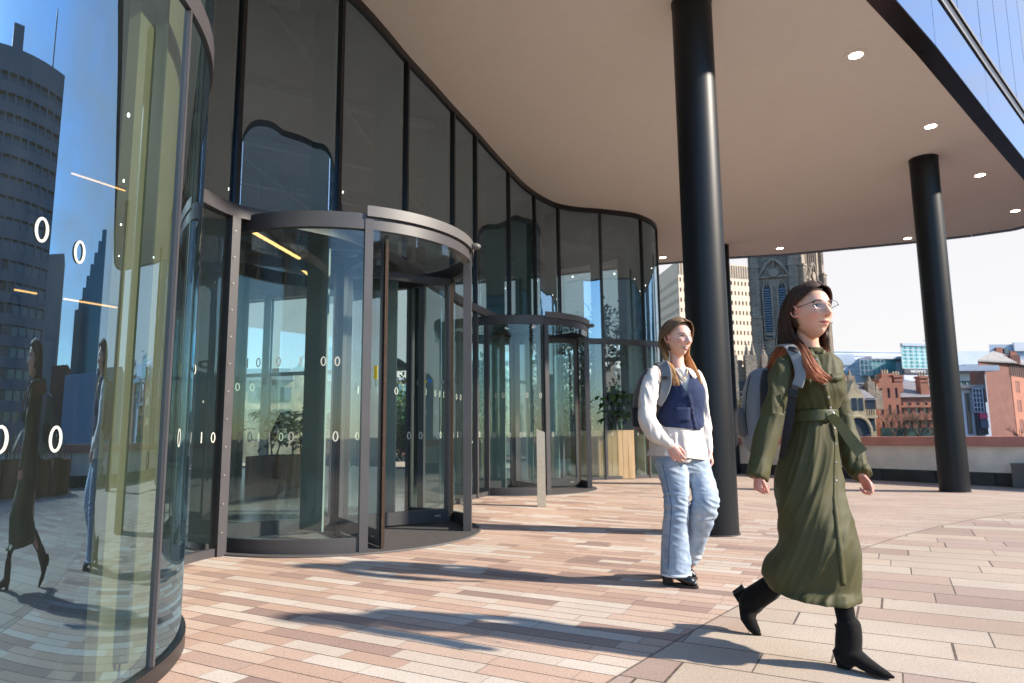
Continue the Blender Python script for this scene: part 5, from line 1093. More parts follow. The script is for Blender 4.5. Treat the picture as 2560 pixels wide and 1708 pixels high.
def dots(name, pts, rad, mat, parent, nrm):
    b = MB()
    for p_ in pts: b.cyl(p_-nrm*.001, p_+nrm*.004, rad, rad*.8, n=12); b.build(name, mat, parent, smooth=True); b = MB()
def surf(o, x, y):     # first point of mesh o on the sight line through a photo point
    me = o.data; 
    if not hasattr(surf, 'c'): surf.c = {}
    if o.name not in surf.c: surf.c[o.name] = BVHTree.FromPolygons([v.co.copy() for v in me.vertices], [tuple(q.vertices) for q in me.polygons])
    d_ = ray(x, y).normalized(); h_ = surf.c[o.name].ray_cast(CAM, d_); return (h_[0], h_[1]) if h_[0] else (None, None)
# ---------------------------------------------------------------- woman in green
w1 = thing('person', (1.40, 3.28, 0), 'woman striding in long belted olive green dress, round glasses and black ankle boots', 'person')
H = Head(px(1861, 717, 3.22), -75, 5, 0, 1.12)
b = MB(); add_head(b, H, .3)
plimb(b, [(1852, 745, 3.27, 24), (1853, 775, 3.27, 23.5), (1856, 800, 3.28, 26), (1860, 822, 3.29, 40)], 24)
prings(b, [(1835, 1890, 812, 3.28, .05, .05), (1808, 1925, 832, 3.28, .07, .07), (1806, 1928, 880, 3.28, .09, .085), (1830, 1912, 950, 3.28, .07, .07), (1800, 1915, 1040, 3.28, .10, .10), (1805, 1912, 1090, 3.28, .10, .10)], 28)
plimb(b, [(1800, 838, 3.17, 17), (1782, 900, 3.14, 17), (1766, 960, 3.12, 15.5), (1752, 1020, 3.08, 14.5), (1742, 1070, 3.06, 12.5), (1738, 1090, 3.05, 11.5)], 16)
plimb(b, [(1912, 850, 3.42, 16), (1928, 920, 3.45, 16), (1942, 985, 3.44, 15), (1956, 1040, 3.36, 13), (1970, 1085, 3.29, 11.5)], 16)
plimb(b, [(1845, 1080, 3.24, 38), (1888, 1180, 3.22, 27), (1920, 1262, 3.19, 20), (1926, 1320, 3.15, 15), (1938, 1400, 3.08, 14), (1945, 1455, 3.07, 13), (1950, 1490, 3.06, 12)], 18)
plimb(b, [(1880, 1080, 3.36, 36), (1870, 1170, 3.38, 30), (1845, 1265, 3.40, 19), (1815, 1312, 3.46, 16), (1770, 1348, 3.58, 14), (1735, 1370, 3.64, 14)], 18)
f1 = Vector((math.cos(R(-52)), math.sin(R(-52)), 0)); r1 = Vector((f1.y, -f1.x, 0))
hand(b, px(1739, 1089, 3.05), Vector((-.10, -.05, -1)), r1*.6-f1*.35+Vector((-.5, 0, 0)), f1+Vector((.3, 0, 0)), .80, (62, 66, 40))
hand(b, px(1977, 1092, 3.275), Vector((.42, -.12, -.85)), Vector((.75, .35, .45)), Vector((-.3, -1, -.2)), .82, (50, 62, 45))
def skin1(p_):
    q = H.l(p_); c_ = [.66, .375, .27]
    if q.length < .2:
        bl = math.exp(-((abs(q.x)-.045)/.018)**2-((q.z+.030)/.02)**2) if q.y > .02 else 0; bn = math.exp(-(q.x/.014)**2-((q.z+.03)/.014)**2) if q.y > .06 else 0; e_ = 1 if abs(q.x) > .07 and q.y < .03 else 0
        k = .42*bl+.45*bn+.45*e_; c_ = [c_[0]*(1+.04*k), c_[1]*(1-.42*k), c_[2]*(1-.40*k)]
    if p_.z < .9: c_ = [.60, .27, .21]
    return c_
body1 = remesh(b, 'body', .0034, MS, w1, 2, attr=skin1)
face(H, body1, w1, 'dark')
# dress
b = MB()
prings(b, [(1838, 1888, 806, 3.275, .055, .06), (1818, 1915, 818, 3.28, .075, .075), (1800, 1930, 832, 3.28, .09, .09), (1797, 1934, 855, 3.28, .115, .10), (1800, 1938, 880, 3.28, .14, .10), (1808, 1938, 905, 3.28, .135, .10), (1818, 1926, 932, 3.28, .112, .095), (1822, 1918, 952, 3.28, .10, .095), (1812, 1921, 985, 3.28, .115, .11), (1796, 1924, 1030, 3.28, .135, .13), (1782, 1929, 1085, 3.27, .15, .14), (1780, 1940, 1145, 3.25, .165, .14), (1790, 1953, 1200, 3.23, .18, .14), (1787, 1966, 1250, 3.22, .19, .16), (1760, 1967, 1290, 3.23, .19, .19), (1752, 1966, 1318, 3.24, .19, .19), (1768, 1964, 1345, 3.23, .18, .17), (1784, 1966, 1362, 3.21, .20, .15), (1785, 1967, 1370, 3.21, .20, .15)], 56, ex=.9)
plimb(b, [(1808, 832, 3.18, 20), (1793, 850, 3.17, 25), (1787, 885, 3.15, 26), (1780, 925, 3.13, 26), (1770, 965, 3.12, 26.5), (1758, 1005, 3.10, 26.5), (1750, 1040, 3.085, 25), (1744, 1064, 3.07, 23.5), (1741, 1078, 3.06, 22)], 24)
b.tube([px(1744, 1062, 3.07), px(1741, 1078, 3.06), px(1736, 1097, 3.05)], [23.5*PXM*3.07, 23*PXM*3.06, 23*PXM*3.05], 24)
plimb(b, [(1908, 845, 3.40, 20), (1918, 890, 3.43, 22), (1928, 940, 3.44, 23), (1938, 985, 3.42, 25), (1948, 1025, 3.37, 27), (1960, 1058, 3.32, 25), (1966, 1072, 3.30, 22)], 24)
b.tube([px(1962, 1062, 3.32), px(1969, 1075, 3.30), px(1979, 1091, 3.27)], [23*PXM*3.3, 21.5*PXM*3.3, 21*PXM*3.28], 24)
zb = px(1880, 952, 3.28).z; zhem = px(1880, 1364, 3.2).z
def ridge(v_): return (1-abs(v_)*2.2)
def fold1(p_, n_):
    down = max(0, min(1, (zb-p_.z)/(zb-zhem))); isarm = False
    s_ = (p_.x*.93-p_.y*.40); d_ = 0
    sw = p_+Vector((0, 0, 0))
    if p_.z < zb:        # skirt folds fan out from the belt and sweep back to the trailing hem
        q = Vector(((s_+.16*down*down)*(17-8*down)+2*down, p_.y*6, p_.z*1.2)); v_ = noise.noise(q+Vector((3.1, 0, 0))); w_ = noise.noise(q*2.1+Vector((9, 2, 1)))
        d_ += (.009+.018*down)*ridge(v_)*.7-.006+(.004+.003*down)*ridge(w_)*.8
        cx_ = noise.noise(Vector((p_.x*10, p_.y*6, p_.z*22)))*max(0, 1-abs(p_.z-.62)/.16); d_ += .005*cx_
    else:
        q = Vector((s_*17+p_.z*3.0, p_.y*6, p_.z*4.2-s_*3)); d_ += .009*ridge(noise.noise(q))*.7-.005+.0035*ridge(noise.noise(q*2.1+Vector((4, 4, 4))))*.8+.003*noise.noise(Vector((s_*9, p_.y*9, p_.z*26))); 
        d_ += .006*math.exp(-((p_.z-zb-.045)/.03)**2)*noise.noise(Vector((s_*38, 1, p_.z*7)))
    return d_
zk1 = px(1870, 1366, 3.21).z
dress = remesh(b, 'dress', .0050, olive, w1, 2, fn=fold1, cut=(Vector((1.3, 3.2, zk1+.012)), Vector((.08, -.06, 1)).normalized()))
b = MB(); prings(b, [(1821, 1919, 941, 3.28, .107, .10), (1820, 1920, 950, 3.28, .109, .102), (1819, 1921, 960, 3.28, .111, .104), (1817, 1921, 967, 3.28, .113, .106)], 56, 2, grow=.007); belt = remesh(b, 'belt', .004, oliv_d, w1, 1)
q, n_ = surf(belt, 1905, 953); q = q or px(1905, 953, 3.12)
v_ = Vector((-q.x, -q.y, 0)).normalized(); sx_ = Vector((-v_.y, v_.x, 0)); b = MB(); b.tube([q+v_*.008+sx_*(.019*math.cos(a))+Vector((0, 0, .021*math.sin(a))) for a in [2*math.pi*k/24 for k in range(25)]], .0028, 8, cap=False); b.build('buckle', snap, belt, smooth='all')
b = MB(); tp = [q+v_*.006, px(1925, 972, 3.09), px(1946, 1000, 3.04), px(1966, 1026, 3.0), px(1979, 1040, 2.985)]; tp = catmull(tp, 4); strip(b, tp, [.040+.020*i/len(tp) for i in range(len(tp)-1)]+[.05], Vector((-.3, -1, .25)).normalized(), .003); b.build('belt_end', oliv_d, belt, smooth=True)
pl_ = []
b = MB()
for y in range(815, 1345, 6):
    x = 1869+(y-815)*.33 if y < 905 else (1898.7+(y-905)*.19 if y < 1000 else 1916.7-(y-1000)*.00)
    if y > 1150: x = 1917+(y-1150)*.10
    if 938 < y < 968: continue
    q, n_ = surf(dress, min(x, 1955), y)
    if q: pl_.append((y, q+n_*.002, n_))
seg = [a for a in pl_ if a[0] < 940]
if len(seg) > 3: strip(b, [a[1] for a in seg], .026, [a[2] for a in seg], .003)
seg = [a for a in pl_ if a[0] > 960]
if len(seg) > 3: strip(b, [a[1] for a in seg], .026, [a[2] for a in seg], .003)
b.build('button_placket', olive, dress, smooth='all')
for y in (826, 852, 884, 914, 936, 984, 1018, 1062, 1104):
    a = min(pl_, key=lambda q: abs(q[0]-y)); b = MB(); b.cyl(a[1], a[1]+a[2]*.006, .0062, .004, n=12); b.build('snap_button', snap, dress, smooth=True)
for xa, xb, y in ((1826, 1862, 884), (1906, 1932, 872)):     # chest pocket flaps
    top = []; bot = []
    for k in range(7):
        t_ = k/6; x = xa+(xb-xa)*t_; q0, n0 = surf(dress, x, y-14); q1, n1 = surf(dress, x, y+(3 if .3 < t_ < .7 else 0))
        if q0 and q1: top.append(q0+n0*.003); bot.append(q1+n1*.007)
    if len(top) > 3: b = MB(); b.add(top+bot, [(i, i+1, len(top)+i+1, len(top)+i) for i in range(len(top)-1)]); fl = b.build('pocket_flap', olive, dress, smooth='all'); sm_ = fl.modifiers.new('t', 'SOLIDIFY'); sm_.thickness = .002
# stand collar
b = MB(); cr = prings(MB(), [(1832, 1888, 800, 3.27, .062, .062), (1833, 1886, 812, 3.272, .064, .064)], 40, 3, ret=True)
b2 = MB(); 
for s_, g_ in ((0, 1.0),): b2.rings(cr, cap=False)
co_ = b2.build('collar', olive, dress, smooth='all'); sm_ = co_.modifiers.new('t', 'SOLIDIFY'); sm_.thickness = .003
b = MB(); 
for pts in (((1862, 800), (1874, 818), (1868, 828), (1852, 812)), ((1888, 800), (1881, 822), (1893, 826), (1896, 806))): b.add([px(x, y, 3.185 if x < 1880 else 3.20) for x, y in pts], [(0, 1, 2, 3)])
co2 = b.build('collar_point', olive, dress, smooth='all'); sm_ = co2.modifiers.new('t', 'SOLIDIFY'); sm_.thickness = .003
for k_ in ([(1743, 1066, 3.07, 23.4), (1740, 1078, 3.06, 22.6), (1737, 1092, 3.055, 21.6)], [(1966, 1070, 3.305, 21.6), (1971, 1080, 3.29, 20.6), (1977, 1090, 3.275, 19.8)]): b = MB(); b.tube([px(*q[:3]) for q in k_], [q[3]*PXM*q[2]*1.03 for q in k_], 28); remesh(b, 'cuff', .004, olive, w1, 1)
# tights and boots
b = MB(); plimb(b, [(1922, 1335, 3.15, 18), (1930, 1368, 3.12, 20), (1938, 1400, 3.08, 20.5), (1944, 1440, 3.07, 18), (1948, 1465, 3.07, 18)], 20); remesh(b, 'stocking', .005, blkf, w1, 2); b = MB(); plimb(b, [(1825, 1310, 3.47, 25), (1790, 1334, 3.55, 22), (1768, 1348, 3.59, 19), (1745, 1362, 3.62, 17)], 20); remesh(b, 'stocking', .005, blkf, w1, 2)
def sole_z(b): pass
b = MB()
plimb(b, [(1948, 1438, 3.07, 25.5), (1948, 1460, 3.07, 27), (1947, 1485, 3.07, 27), (1948, 1503, 3.06, 25)], 24)
P = [px(1938, 1500, 3.075), px(1962, 1505, 3.05), px(1985, 1523, 3.01), px(2008, 1537, 2.975), px(2030, 1547, 2.945), px(2048, 1553.5, 2.925)]
wlimb(b, P, [.046, .049, .041, .034, .024, .010], 20, .72)
boot1 = remesh(b, 'boot', .004, suede, w1, 2)
b = MB(); dS = Vector((P[-1].x-P[0].x, P[-1].y-P[0].y, 0)).normalized(); sS = Vector((dS.y, -dS.x, 0)); G = lambda t_: Vector((P[0].x, P[0].y, 0))+dS*t_
Lf = (Vector((P[-1].x, P[-1].y, 0))-Vector((P[0].x, P[0].y, 0))).length
out = [(G(.11)+sS*.026, .012), (G(.16)+sS*.033, .006), (G(Lf*.75)+sS*.029, .005), (G(Lf*.93)+sS*.012, .008), (G(Lf*1.0), .012), (G(Lf*.93)-sS*.012, .008), (G(Lf*.75)-sS*.029, .005), (G(.16)-sS*.033, .006), (G(.11)-sS*.026, .012)]
b.add([a+Vector((0, 0, z_-.004)) for a, z_ in out]+[a+Vector((0, 0, z_+.004)) for a, z_ in out], [tuple(range(9)), tuple(range(17, 8, -1))]+[(i, (i+1) % 9, 9+(i+1) % 9, 9+i) for i in range(9)]); b.build('sole', solem, boot1)
b = MB(); hr = []
for z_, w_, l0, l1 in ((0.002, .023, -.022, .022), (.03, .025, -.030, .024), (.07, .030, -.038, .035)): hr.append([G(l0)+sS*w_+Vector((0, 0, z_)), G(l1)+sS*w_+Vector((0, 0, z_)), G(l1)-sS*w_+Vector((0, 0, z_)), G(l0)-sS*w_+Vector((0, 0, z_))])
b.rings(hr); b.build('heel', suede, boot1)
b = MB(); b.tube([px(1921, 1438, 3.12), px(1916, 1432, 3.12), px(1920, 1446, 3.13)], .003, 6); b.build('pull_tab', suede, boot1)
b = MB()
plimb(b, [(1766, 1350, 3.585, 26), (1748, 1362, 3.61, 26), (1732, 1373, 3.63, 27), (1724, 1382, 3.635, 27)], 24)
P = [px(1717, 1372, 3.65), px(1718, 1398, 3.63), px(1717, 1420, 3.605), px(1727, 1438, 3.58), px(1738, 1452, 3.565), px(1742, 1456, 3.56)]
wlimb(b, P, [.050, .047, .038, .031, .021, .012], 20, .8, up0=(0, 0, 1)); boot2 = remesh(b, 'boot', .004, suede, w1, 2)
b = MB(); a0, a1 = px(1712, 1358, 3.665), px(1691, 1369, 3.68); dH = (a1-a0).normalized(); uu_ = Vector((.25, -.9, .1)); uu_ = (uu_-dH*uu_.dot(dH)).normalized(); ww_ = dH.cross(uu_); hr = []
for t_, s_ in ((0, .031), (.6, .027), (1.15, .024)): c_ = a0.lerp(a1, t_); hr.append([c_+uu_*s_+ww_*s_, c_+uu_*s_-ww_*s_, c_-uu_*s_-ww_*s_, c_-uu_*s_+ww_*s_])
b.rings(hr); b.build('heel', suede, boot2)
# glasses
def glasses():
    g_ = MB(); root_ = None; frm = simple('thin dark metal spectacle frame', (.03, .02, .03), .3, .7); silver = simple('silver rim', (.45, .42, .42), .25, .9)
    loops = []
    for s_ in (-1, 1):
        pts = []
        for k in range(24):
            a = 2*math.pi*k/24; ca_, sa_ = math.cos(a), math.sin(a); x = s_*.0335+.0245*math.copysign(abs(ca_)**.75, ca_); z = .006+.0195*math.copysign(abs(sa_)**.75, sa_); pts.append(H.w(x, .106-.32*abs(x)**1.25, z))
        loops.append(pts)
    b = MB()
    for pts in loops: b.tube(pts[0:13], .0013, 6); 
    b.tube([H.w(-.0095, .109, .015), H.w(0, .112, .017), H.w(.0095, .109, .015)], .0012, 6)
    for s_ in (-1, 1): b.tube([H.w(s_*.058, .0968, .014), H.w(s_*.071, .085, .014), H.w(s_*.079, .03, .013), H.w(s_*.082, -.012, .010), H.w(s_*.080, -.03, -.008)], .0016, 6)
    o = b.build('glasses', frm, w1, smooth='all'); b = MB()
    for pts in loops: b.tube(pts[12:]+pts[:1], .0009, 6)
    b.build('lower_rim', silver, o, smooth='all'); b = MB()
    for pts in loops: b.add(pts, [tuple(range(24))])
    b.build('lens', glass('spectacle lens', .015, (.97, .97, .97)), o, fix=False)
glasses()
# hair
def hg(pts, tail=()): return [H.w(*q) for q in pts]+[px(*q) for q in tail]
hR = [hg([(.004, .084, .096), (.040, .082, .082), (.070, .048, .052), (.084, .008, .030), (.084, -.026, .004), (.072, -.046, -.05), (.060, -.042, -.10)], [(1850, 802, 3.17), (1870, 834, 3.12), (1890, 858, 3.10), (1908, 868, 3.10)]),
      hg([(.004, .060, .118), (.050, .050, .098), (.082, .020, .058), (.090, -.012, .028), (.089, -.038, -.01), (.078, -.056, -.06), (.066, -.052, -.11)], [(1842, 802, 3.16), (1860, 838, 3.10), (1880, 866, 3.09), (1894, 878, 3.09)]),
      hg([(.004, .025, .132), (.056, .014, .108), (.088, -.015, .056), (.093, -.036, .012), (.090, -.052, -.03), (.080, -.065, -.08), (.070, -.062, -.12)], [(1832, 802, 3.15), (1848, 838, 3.09), (1866, 862, 3.08), (1878, 874, 3.08)]),
      hg([(.003, -.015, .134), (.055, -.030, .108), (.084, -.052, .056), (.088, -.068, .0), (.085, -.078, -.05), (.080, -.08, -.09), (.075, -.08, -.13)], [(1812, 800, 3.20), (1800, 815, 3.25), (1788, 828, 3.30), (1776, 842, 3.35)]),
      hg([(.002, -.055, .122), (.045, -.075, .095), (.068, -.095, .045), (.072, -.112, -.01), (.074, -.124, -.06), (.076, -.132, -.10), (.076, -.136, -.14)], [(1790, 796, 3.28), (1777, 818, 3.33), (1767, 836, 3.38), (1757, 856, 3.42)]),
      hg([(.0, -.080, .105), (.018, -.102, .075), (.026, -.118, .03), (.028, -.130, -.03), (.03, -.140, -.08), (.03, -.146, -.12), (.03, -.148, -.16)], [(1806, 800, 3.38), (1796, 822, 3.42), (1788, 838, 3.45), (1782, 850, 3.46)])]
hL = [hg([(-.004, .084, .096), (-.036, .084, .084), (-.064, .058, .052), (-.080, .020, .020), (-.084, -.004, -.02), (-.080, -.012, -.07), (-.066, -.008, -.11)], [(1898, 802, 3.27), (1912, 830, 3.25), (1926, 852, 3.22), (1940, 868, 3.20)]),
      hg([(-.004, .060, .118), (-.048, .052, .100), (-.078, .026, .058), (-.088, -.005, .015), (-.088, -.02, -.03), (-.082, -.03, -.08), (-.070, -.02, -.12)], [(1892, 806, 3.28), (1906, 834, 3.25), (1921, 858, 3.22), (1934, 876, 3.20)]),
      hg([(-.004, .025, .132), (-.056, .014, .108), (-.086, -.015, .056), (-.092, -.036, .0), (-.090, -.048, -.05), (-.085, -.055, -.09), (-.080, -.05, -.13)], [(1890, 810, 3.32), (1900, 838, 3.30), (1912, 860, 3.27), (1925, 874, 3.25)]),
      hg([(-.002, -.055, .122), (-.045, -.075, .095), (-.068, -.095, .045), (-.070, -.108, -.01), (-.068, -.112, -.06), (-.066, -.112, -.10), (-.064, -.112, -.14)], [(1830, 800, 3.45), (1826, 820, 3.48), (1822, 838, 3.50), (1818, 850, 3.50)]),
      hR[-1]]
CD, CC = (.036, .016, .0105), (.36, .13, .062)
hair_cap(H, w1, CD, lambda dx, dy, dz: (dz > .62 if dy > .55 else (dz > .30+.45*dy if dy > .05 else dz > -.55)) , .012)
hair_mesh('hair', hR, 460, 1, w1, CD, CC, .0042, .0075, .60, .84); hair_mesh('hair', hL, 280, 2, w1, CD, CC, .0042, .0065, .60, .86)
rebase(w1)
# backpack of the woman in green
bp1 = thing('backpack', px(1735, 1040, 3.44), 'pale grey backpack worn by the woman in green', 'backpack', 'backpacks worn by the women'); bp1.location.z -= .02
b = MB(); prings(b, [(1742, 1762, 846, 3.46, .06, .06), (1722, 1772, 856, 3.46, .10, .10), (1710, 1776, 878, 3.46, .12, .12), (1703, 1774, 920, 3.46, .13, .13), (1700, 1770, 965, 3.46, .135, .13), (1703, 1765, 1005, 3.46, .13, .12), (1711, 1758, 1030, 3.46, .11, .10), (1724, 1750, 1043, 3.46, .07, .07)], 48, ex=.72)
def foldp(p_, n_): return .004*nz(p_, 14, 14, 9, 3)+.002*nz(p_, 40, 40, 30, 5)
remesh(b, 'main_compartment', .006, packg, bp1, 2, fn=foldp)
b = MB(); prings(b, [(1748, 1768, 852, 3.42, .09, .07), (1742, 1782, 880, 3.40, .11, .09), (1742, 1784, 930, 3.39, .11, .09), (1744, 1782, 980, 3.39, .11, .09), (1748, 1774, 1010, 3.40, .09, .07)], 36, ex=.7); remesh(b, 'back_panel', .006, packb, bp1, 2)
b = MB(); prings(b, [(1694, 1706, 938, 3.44, .05, .05), (1690, 1712, 950, 3.44, .09, .08), (1691, 1716, 980, 3.44, .09, .08), (1697, 1716, 1003, 3.44, .08, .07)], 24, ex=.75); remesh(b, 'side_pocket', .005, packd, bp1, 2, fn=foldp)
b = MB(); zp = [px(1722, 862, 3.33), px(1714, 900, 3.325), px(1711, 950, 3.32), px(1716, 1000, 3.33)]; b.tube(catmull(zp, 5), .0028, 6); b.build('zip', packb, bp1, smooth='all')
vN = Vector((-.35, -1, .15)).normalized()
b = MB(); sp_ = catmull([px(1778, 812, 3.36), px(1790, 797, 3.30), px(1803, 792, 3.22), px(1815, 799, 3.15), px(1827, 820, 3.115), px(1835, 845, 3.10), (px(1836, 865, 3.09)), px(1829, 888, 3.09)], 5); nn_ = [Vector((0, -.3, 1)).lerp(vN, min(1, max(0, (i-8)/10))).normalized() for i in range(len(sp_))]; strip(b, sp_, .048, nn_, .010); o = b.build('shoulder_strap', packg, bp1, smooth=True); mo_ = o.modifiers.new('b', 'BEVEL'); mo_.width = .004; mo_.segments = 2
b = MB(); sp_ = catmull([px(1808, 799, 3.155), px(1823, 802, 3.12), px(1832, 806, 3.12)], 3); strip(b, sp_, .022, Vector((-.3, -1, .5)).normalized(), .006); b.build('webbing_band', packb, o)
b = MB(); sp_ = catmull([px(1826, 885, 3.085), px(1818, 912, 3.08), px(1812, 960, 3.10), px(1803, 1010, 3.13), px(1793, 1052, 3.20)], 5); strip(b, sp_, [.026+.012*math.sin(i/6) for i in range(len(sp_))], vN, .004); b.build('lower_strap', packb, bp1, smooth=True)
b = MB(); q = px(1820, 902, 3.072); b.box(q, (.042, .010, .030), (Vector((.95, -.3, -.2)).normalized(), vN, Vector((.2, 0, 1)))); b.build('strap_buckle', packb, bp1)
rebase(bp1)
# ---------------------------------------------------------------- woman in the navy vest
w2 = thing('person', (1.10, 4.74, 0), 'smiling woman in navy knit vest, cream blouse and light flared jeans', 'person')
H = Head(px(1556, 777, 4.72), -66, -3, -3, 1.12)
b = MB(); add_head(b, H, 1.0)
plimb(b, [(1552, 800, 4.76, 16), (1553, 822, 4.76, 15.5), (1555, 842, 4.76, 17), (1558, 856, 4.77, 26)], 24)
prings(b, [(1545, 1575, 845, 4.77, .05, .05), (1520, 1598, 862, 4.77, .08, .08), (1515, 1606, 900, 4.77, .10, .10), (1510, 1600, 960, 4.77, .10, .10), (1508, 1612, 1020, 4.77, .12, .12), (1515, 1620, 1060, 4.77, .10, .10)], 28)
plimb(b, [(1506, 858, 4.66, 11), (1492, 905, 4.60, 11), (1487, 950, 4.56, 10), (1505, 990, 4.53, 9), (1536, 1019, 4.50, 7.5)], 16)
plimb(b, [(1602, 866, 4.90, 11), (1613, 920, 4.93, 10), (1617, 965, 4.93, 9.5), (1622, 1010, 4.86, 8), (1628, 1040, 4.80, 7)], 16)
plimb(b, [(1545, 1060, 4.70, 26), (1553, 1130, 4.66, 20), (1552, 1175, 4.66, 17), (1550, 1240, 4.70, 15), (1538, 1310, 4.74, 11), (1536, 1328, 4.74, 10)], 16)
plimb(b, [(1595, 1060, 4.78, 26), (1614, 1115, 4.68, 20), (1618, 1155, 4.64, 17), (1605, 1200, 4.74, 14), (1592, 1260, 4.88, 11), (1583, 1300, 4.93, 9)], 16)
hand(b, px(1538, 1021, 4.50), Vector((.48, -.1, -.88)), Vector((-.35, -1, -.1)), Vector((1, -.2, .3)), .98, (22, 30, 22), .10)
hand(b, px(1629, 1041, 4.79), Vector((.12, -.25, -1)), Vector((1, -.2, .1)), Vector((-.3, -1, 0)), .85, (40, 50, 35))
def skin2(p_):
    q = H.l(p_); c_ = [.70, .42, .32]
    if q.length < .2:
        bl = math.exp(-((abs(q.x)-.043)/.019)**2-((q.z+.022)/.02)**2) if q.y > .02 else 0; bn = math.exp(-(q.x/.014)**2-((q.z+.03)/.014)**2) if q.y > .06 else 0; e_ = 1 if abs(q.x) > .07 and q.y < .03 else 0
        k = .55*bl+.45*bn+.5*e_; c_ = [c_[0]*(1+.03*k), c_[1]*(1-.36*k), c_[2]*(1-.34*k)]
    if p_.z < 1.1: c_ = [.68, .36, .29]
    return c_
body2 = remesh(b, 'body', .0038, MS, w2, 2, attr=skin2)
face(H, body2, w2, 'smiling')
def foldb(p_, n_):
    q = Vector((p_.x*19+p_.z*3, p_.y*9, p_.z*4.5-p_.x*4)); return .009*ridge(noise.noise(q))*.7-.004+.003*ridge(noise.noise(q*2.3))*.7+.003*noise.noise(Vector((p_.x*8, 2, p_.z*24)))
# blouse
b = MB()
prings(b, [(1540, 1580, 846, 4.76, .055, .06), (1520, 1596, 856, 4.77, .08, .08), (1510, 1606, 872, 4.77, .10, .10), (1508, 1610, 905, 4.77, .115, .11), (1508, 1608, 950, 4.77, .12, .11), (1503, 1613, 985, 4.77, .14, .13), (1496, 1617, 1010, 4.77, .16, .15), (1489, 1621, 1035, 4.77, .175, .16), (1485, 1624, 1056, 4.77, .185, .17)], 56)
plimb(b, [(1503, 852, 4.67, 13), (1497, 868, 4.65, 18), (1491, 895, 4.62, 21), (1486, 925, 4.59, 20.5), (1485, 955, 4.57, 20.5), (1492, 977, 4.55, 21.5), (1505, 996, 4.53, 20), (1519, 1008, 4.515, 16), (1529, 1014, 4.505, 12), (1537, 1019, 4.50, 10.5)], 24)
plimb(b, [(1598, 862, 4.89, 13), (1610, 895, 4.92, 14), (1615, 935, 4.93, 14), (1618, 975, 4.91, 14), (1622, 1010, 4.86, 13), (1626, 1028, 4.82, 9.5), (1628, 1037, 4.80, 9)], 24)
def foldbl(p_, n_):
    return foldb(p_, n_)+(.010*noise.noise(Vector((p_.x*18-p_.y*7, 3, p_.z*3))) if p_.z < 1.02 else 0)
zk2 = px(1555, 1053, 4.77).z
blouse = remesh(b, 'blouse', .0050, cream, w2, 2, fn=foldbl, cut=(Vector((1.1, 4.7, zk2+.010)), Vector((.10, .06, 1)).normalized()))
b = MB()      # shirt tails
for pts in ([(1545, 1050, 4.60), (1590, 1050, 4.60), (1582, 1062, 4.59), (1560, 1062, 4.59)],): b.add([px(*q) for q in pts], [(0, 1, 2, 3)])
o = b.build('shirt_tail', cream, w2, smooth='all'); sm_ = o.modifiers.new('t', 'SOLIDIFY'); sm_.thickness = .003
# vest
b = MB()
vrows = [(1520, 1594, 860, 4.77, .098, .09), (1513, 1606, 874, 4.77, .118, .11), (1509, 1614, 893, 4.77, .140, .12), (1504, 1617, 915, 4.77, .145, .125), (1501, 1614, 938, 4.77, .140, .125), (1501, 1612, 958, 4.77, .142, .13), (1507, 1613, 974, 4.77, .148, .135), (1514, 1612, 984, 4.77, .150, .138), (1521, 1611, 991, 4.77, .148, .136)]
prings(b, vrows, 64)
vneck = px(1576, 908, 4.6)
def vkeep(p_, n_):
    d_ = (p_-CAM); X_ = 1280+FPX*d_.dot(_R)/d_.dot(_F); Y_ = 854-FPX*d_.dot(_U)/d_.dot(_F); X_ /= K; Y_ /= K
    if p_.y < 4.80 and Y_ < 906:      # v neck opening
        t_ = (906-Y_)/52; xc = 1577-t_*8; 
        if xc-19*t_-0 < X_ < xc+15*t_: return False
    return True
vest = remesh(b, 'knit_vest', .0052, navy, w2, 3, fn=lambda p_, n_: .005*ridge(nz(p_, 12, 8, 10, 7))*.7+.002*nz(p_, 40, 30, 26, 1), keep=vkeep, cut=(px(1566, 987, 4.77), Vector((.12, .05, 1)).normalized()))
b = MB()
for y in range(908, 992, 5):
    q, n_ = surf(vest, 1578+(y-908)*.30, y)
    if q: b.v; 
pl_ = []
for y in range(906, 990, 4):
    q, n_ = surf(vest, 1581+(y-906)*.20, y)
    if q: pl_.append((y, q+n_*.002, n_))
strip(b, [a[1] for a in pl_], .030, [a[2] for a in pl_], .004); b.build('button_band', navy, vest, smooth='all')
for y in (911, 926, 941, 955, 970, 984):
    a = min(pl_, key=lambda q: abs(q[0]-y)); b = MB(); b.cyl(a[1], a[1]+a[2]*.005, .0085, .007, n=14); b.build('button', button, vest, smooth=True)
pk = []
for u_, v_ in ((0, 0), (1, 0), (1, 1), (0, 1)): q, n_ = surf(vest, 1547+u_*37, 935+v_*33); pk.append((q, n_))
if all(a[0] for a in pk):
    gp = []
    for j in range(6):
        for i in range(6): q, n_ = surf(vest, 1547+i*37/5, 935+j*33/5); q = q or pk[0][0]; n_ = n_ or pk[0][1]; gp.append(q+n_*.005)
    b = MB(); b.add(gp, [(j*6+i, j*6+i+1, (j+1)*6+i+1, (j+1)*6+i) for j in range(5) for i in range(5)]); o = b.build('pocket', navy, vest, smooth='all'); sm_ = o.modifiers.new('t', 'SOLIDIFY'); sm_.thickness = .003; sm_.offset = 1
b = MB()      # shirt collar
for pts in ([(1547, 846, 4.70), (1560, 858, 4.645), (1568, 878, 4.625), (1552, 866, 4.66)], [(1578, 842, 4.70), (1584, 856, 4.655), (1592, 868, 4.66), (1587, 850, 4.71)]): b.add([px(*q) for q in pts], [(0, 1, 2, 3)])
o = b.build('shirt_collar', cream, blouse, smooth='all'); sm_ = o.modifiers.new('t', 'SOLIDIFY'); sm_.thickness = .004
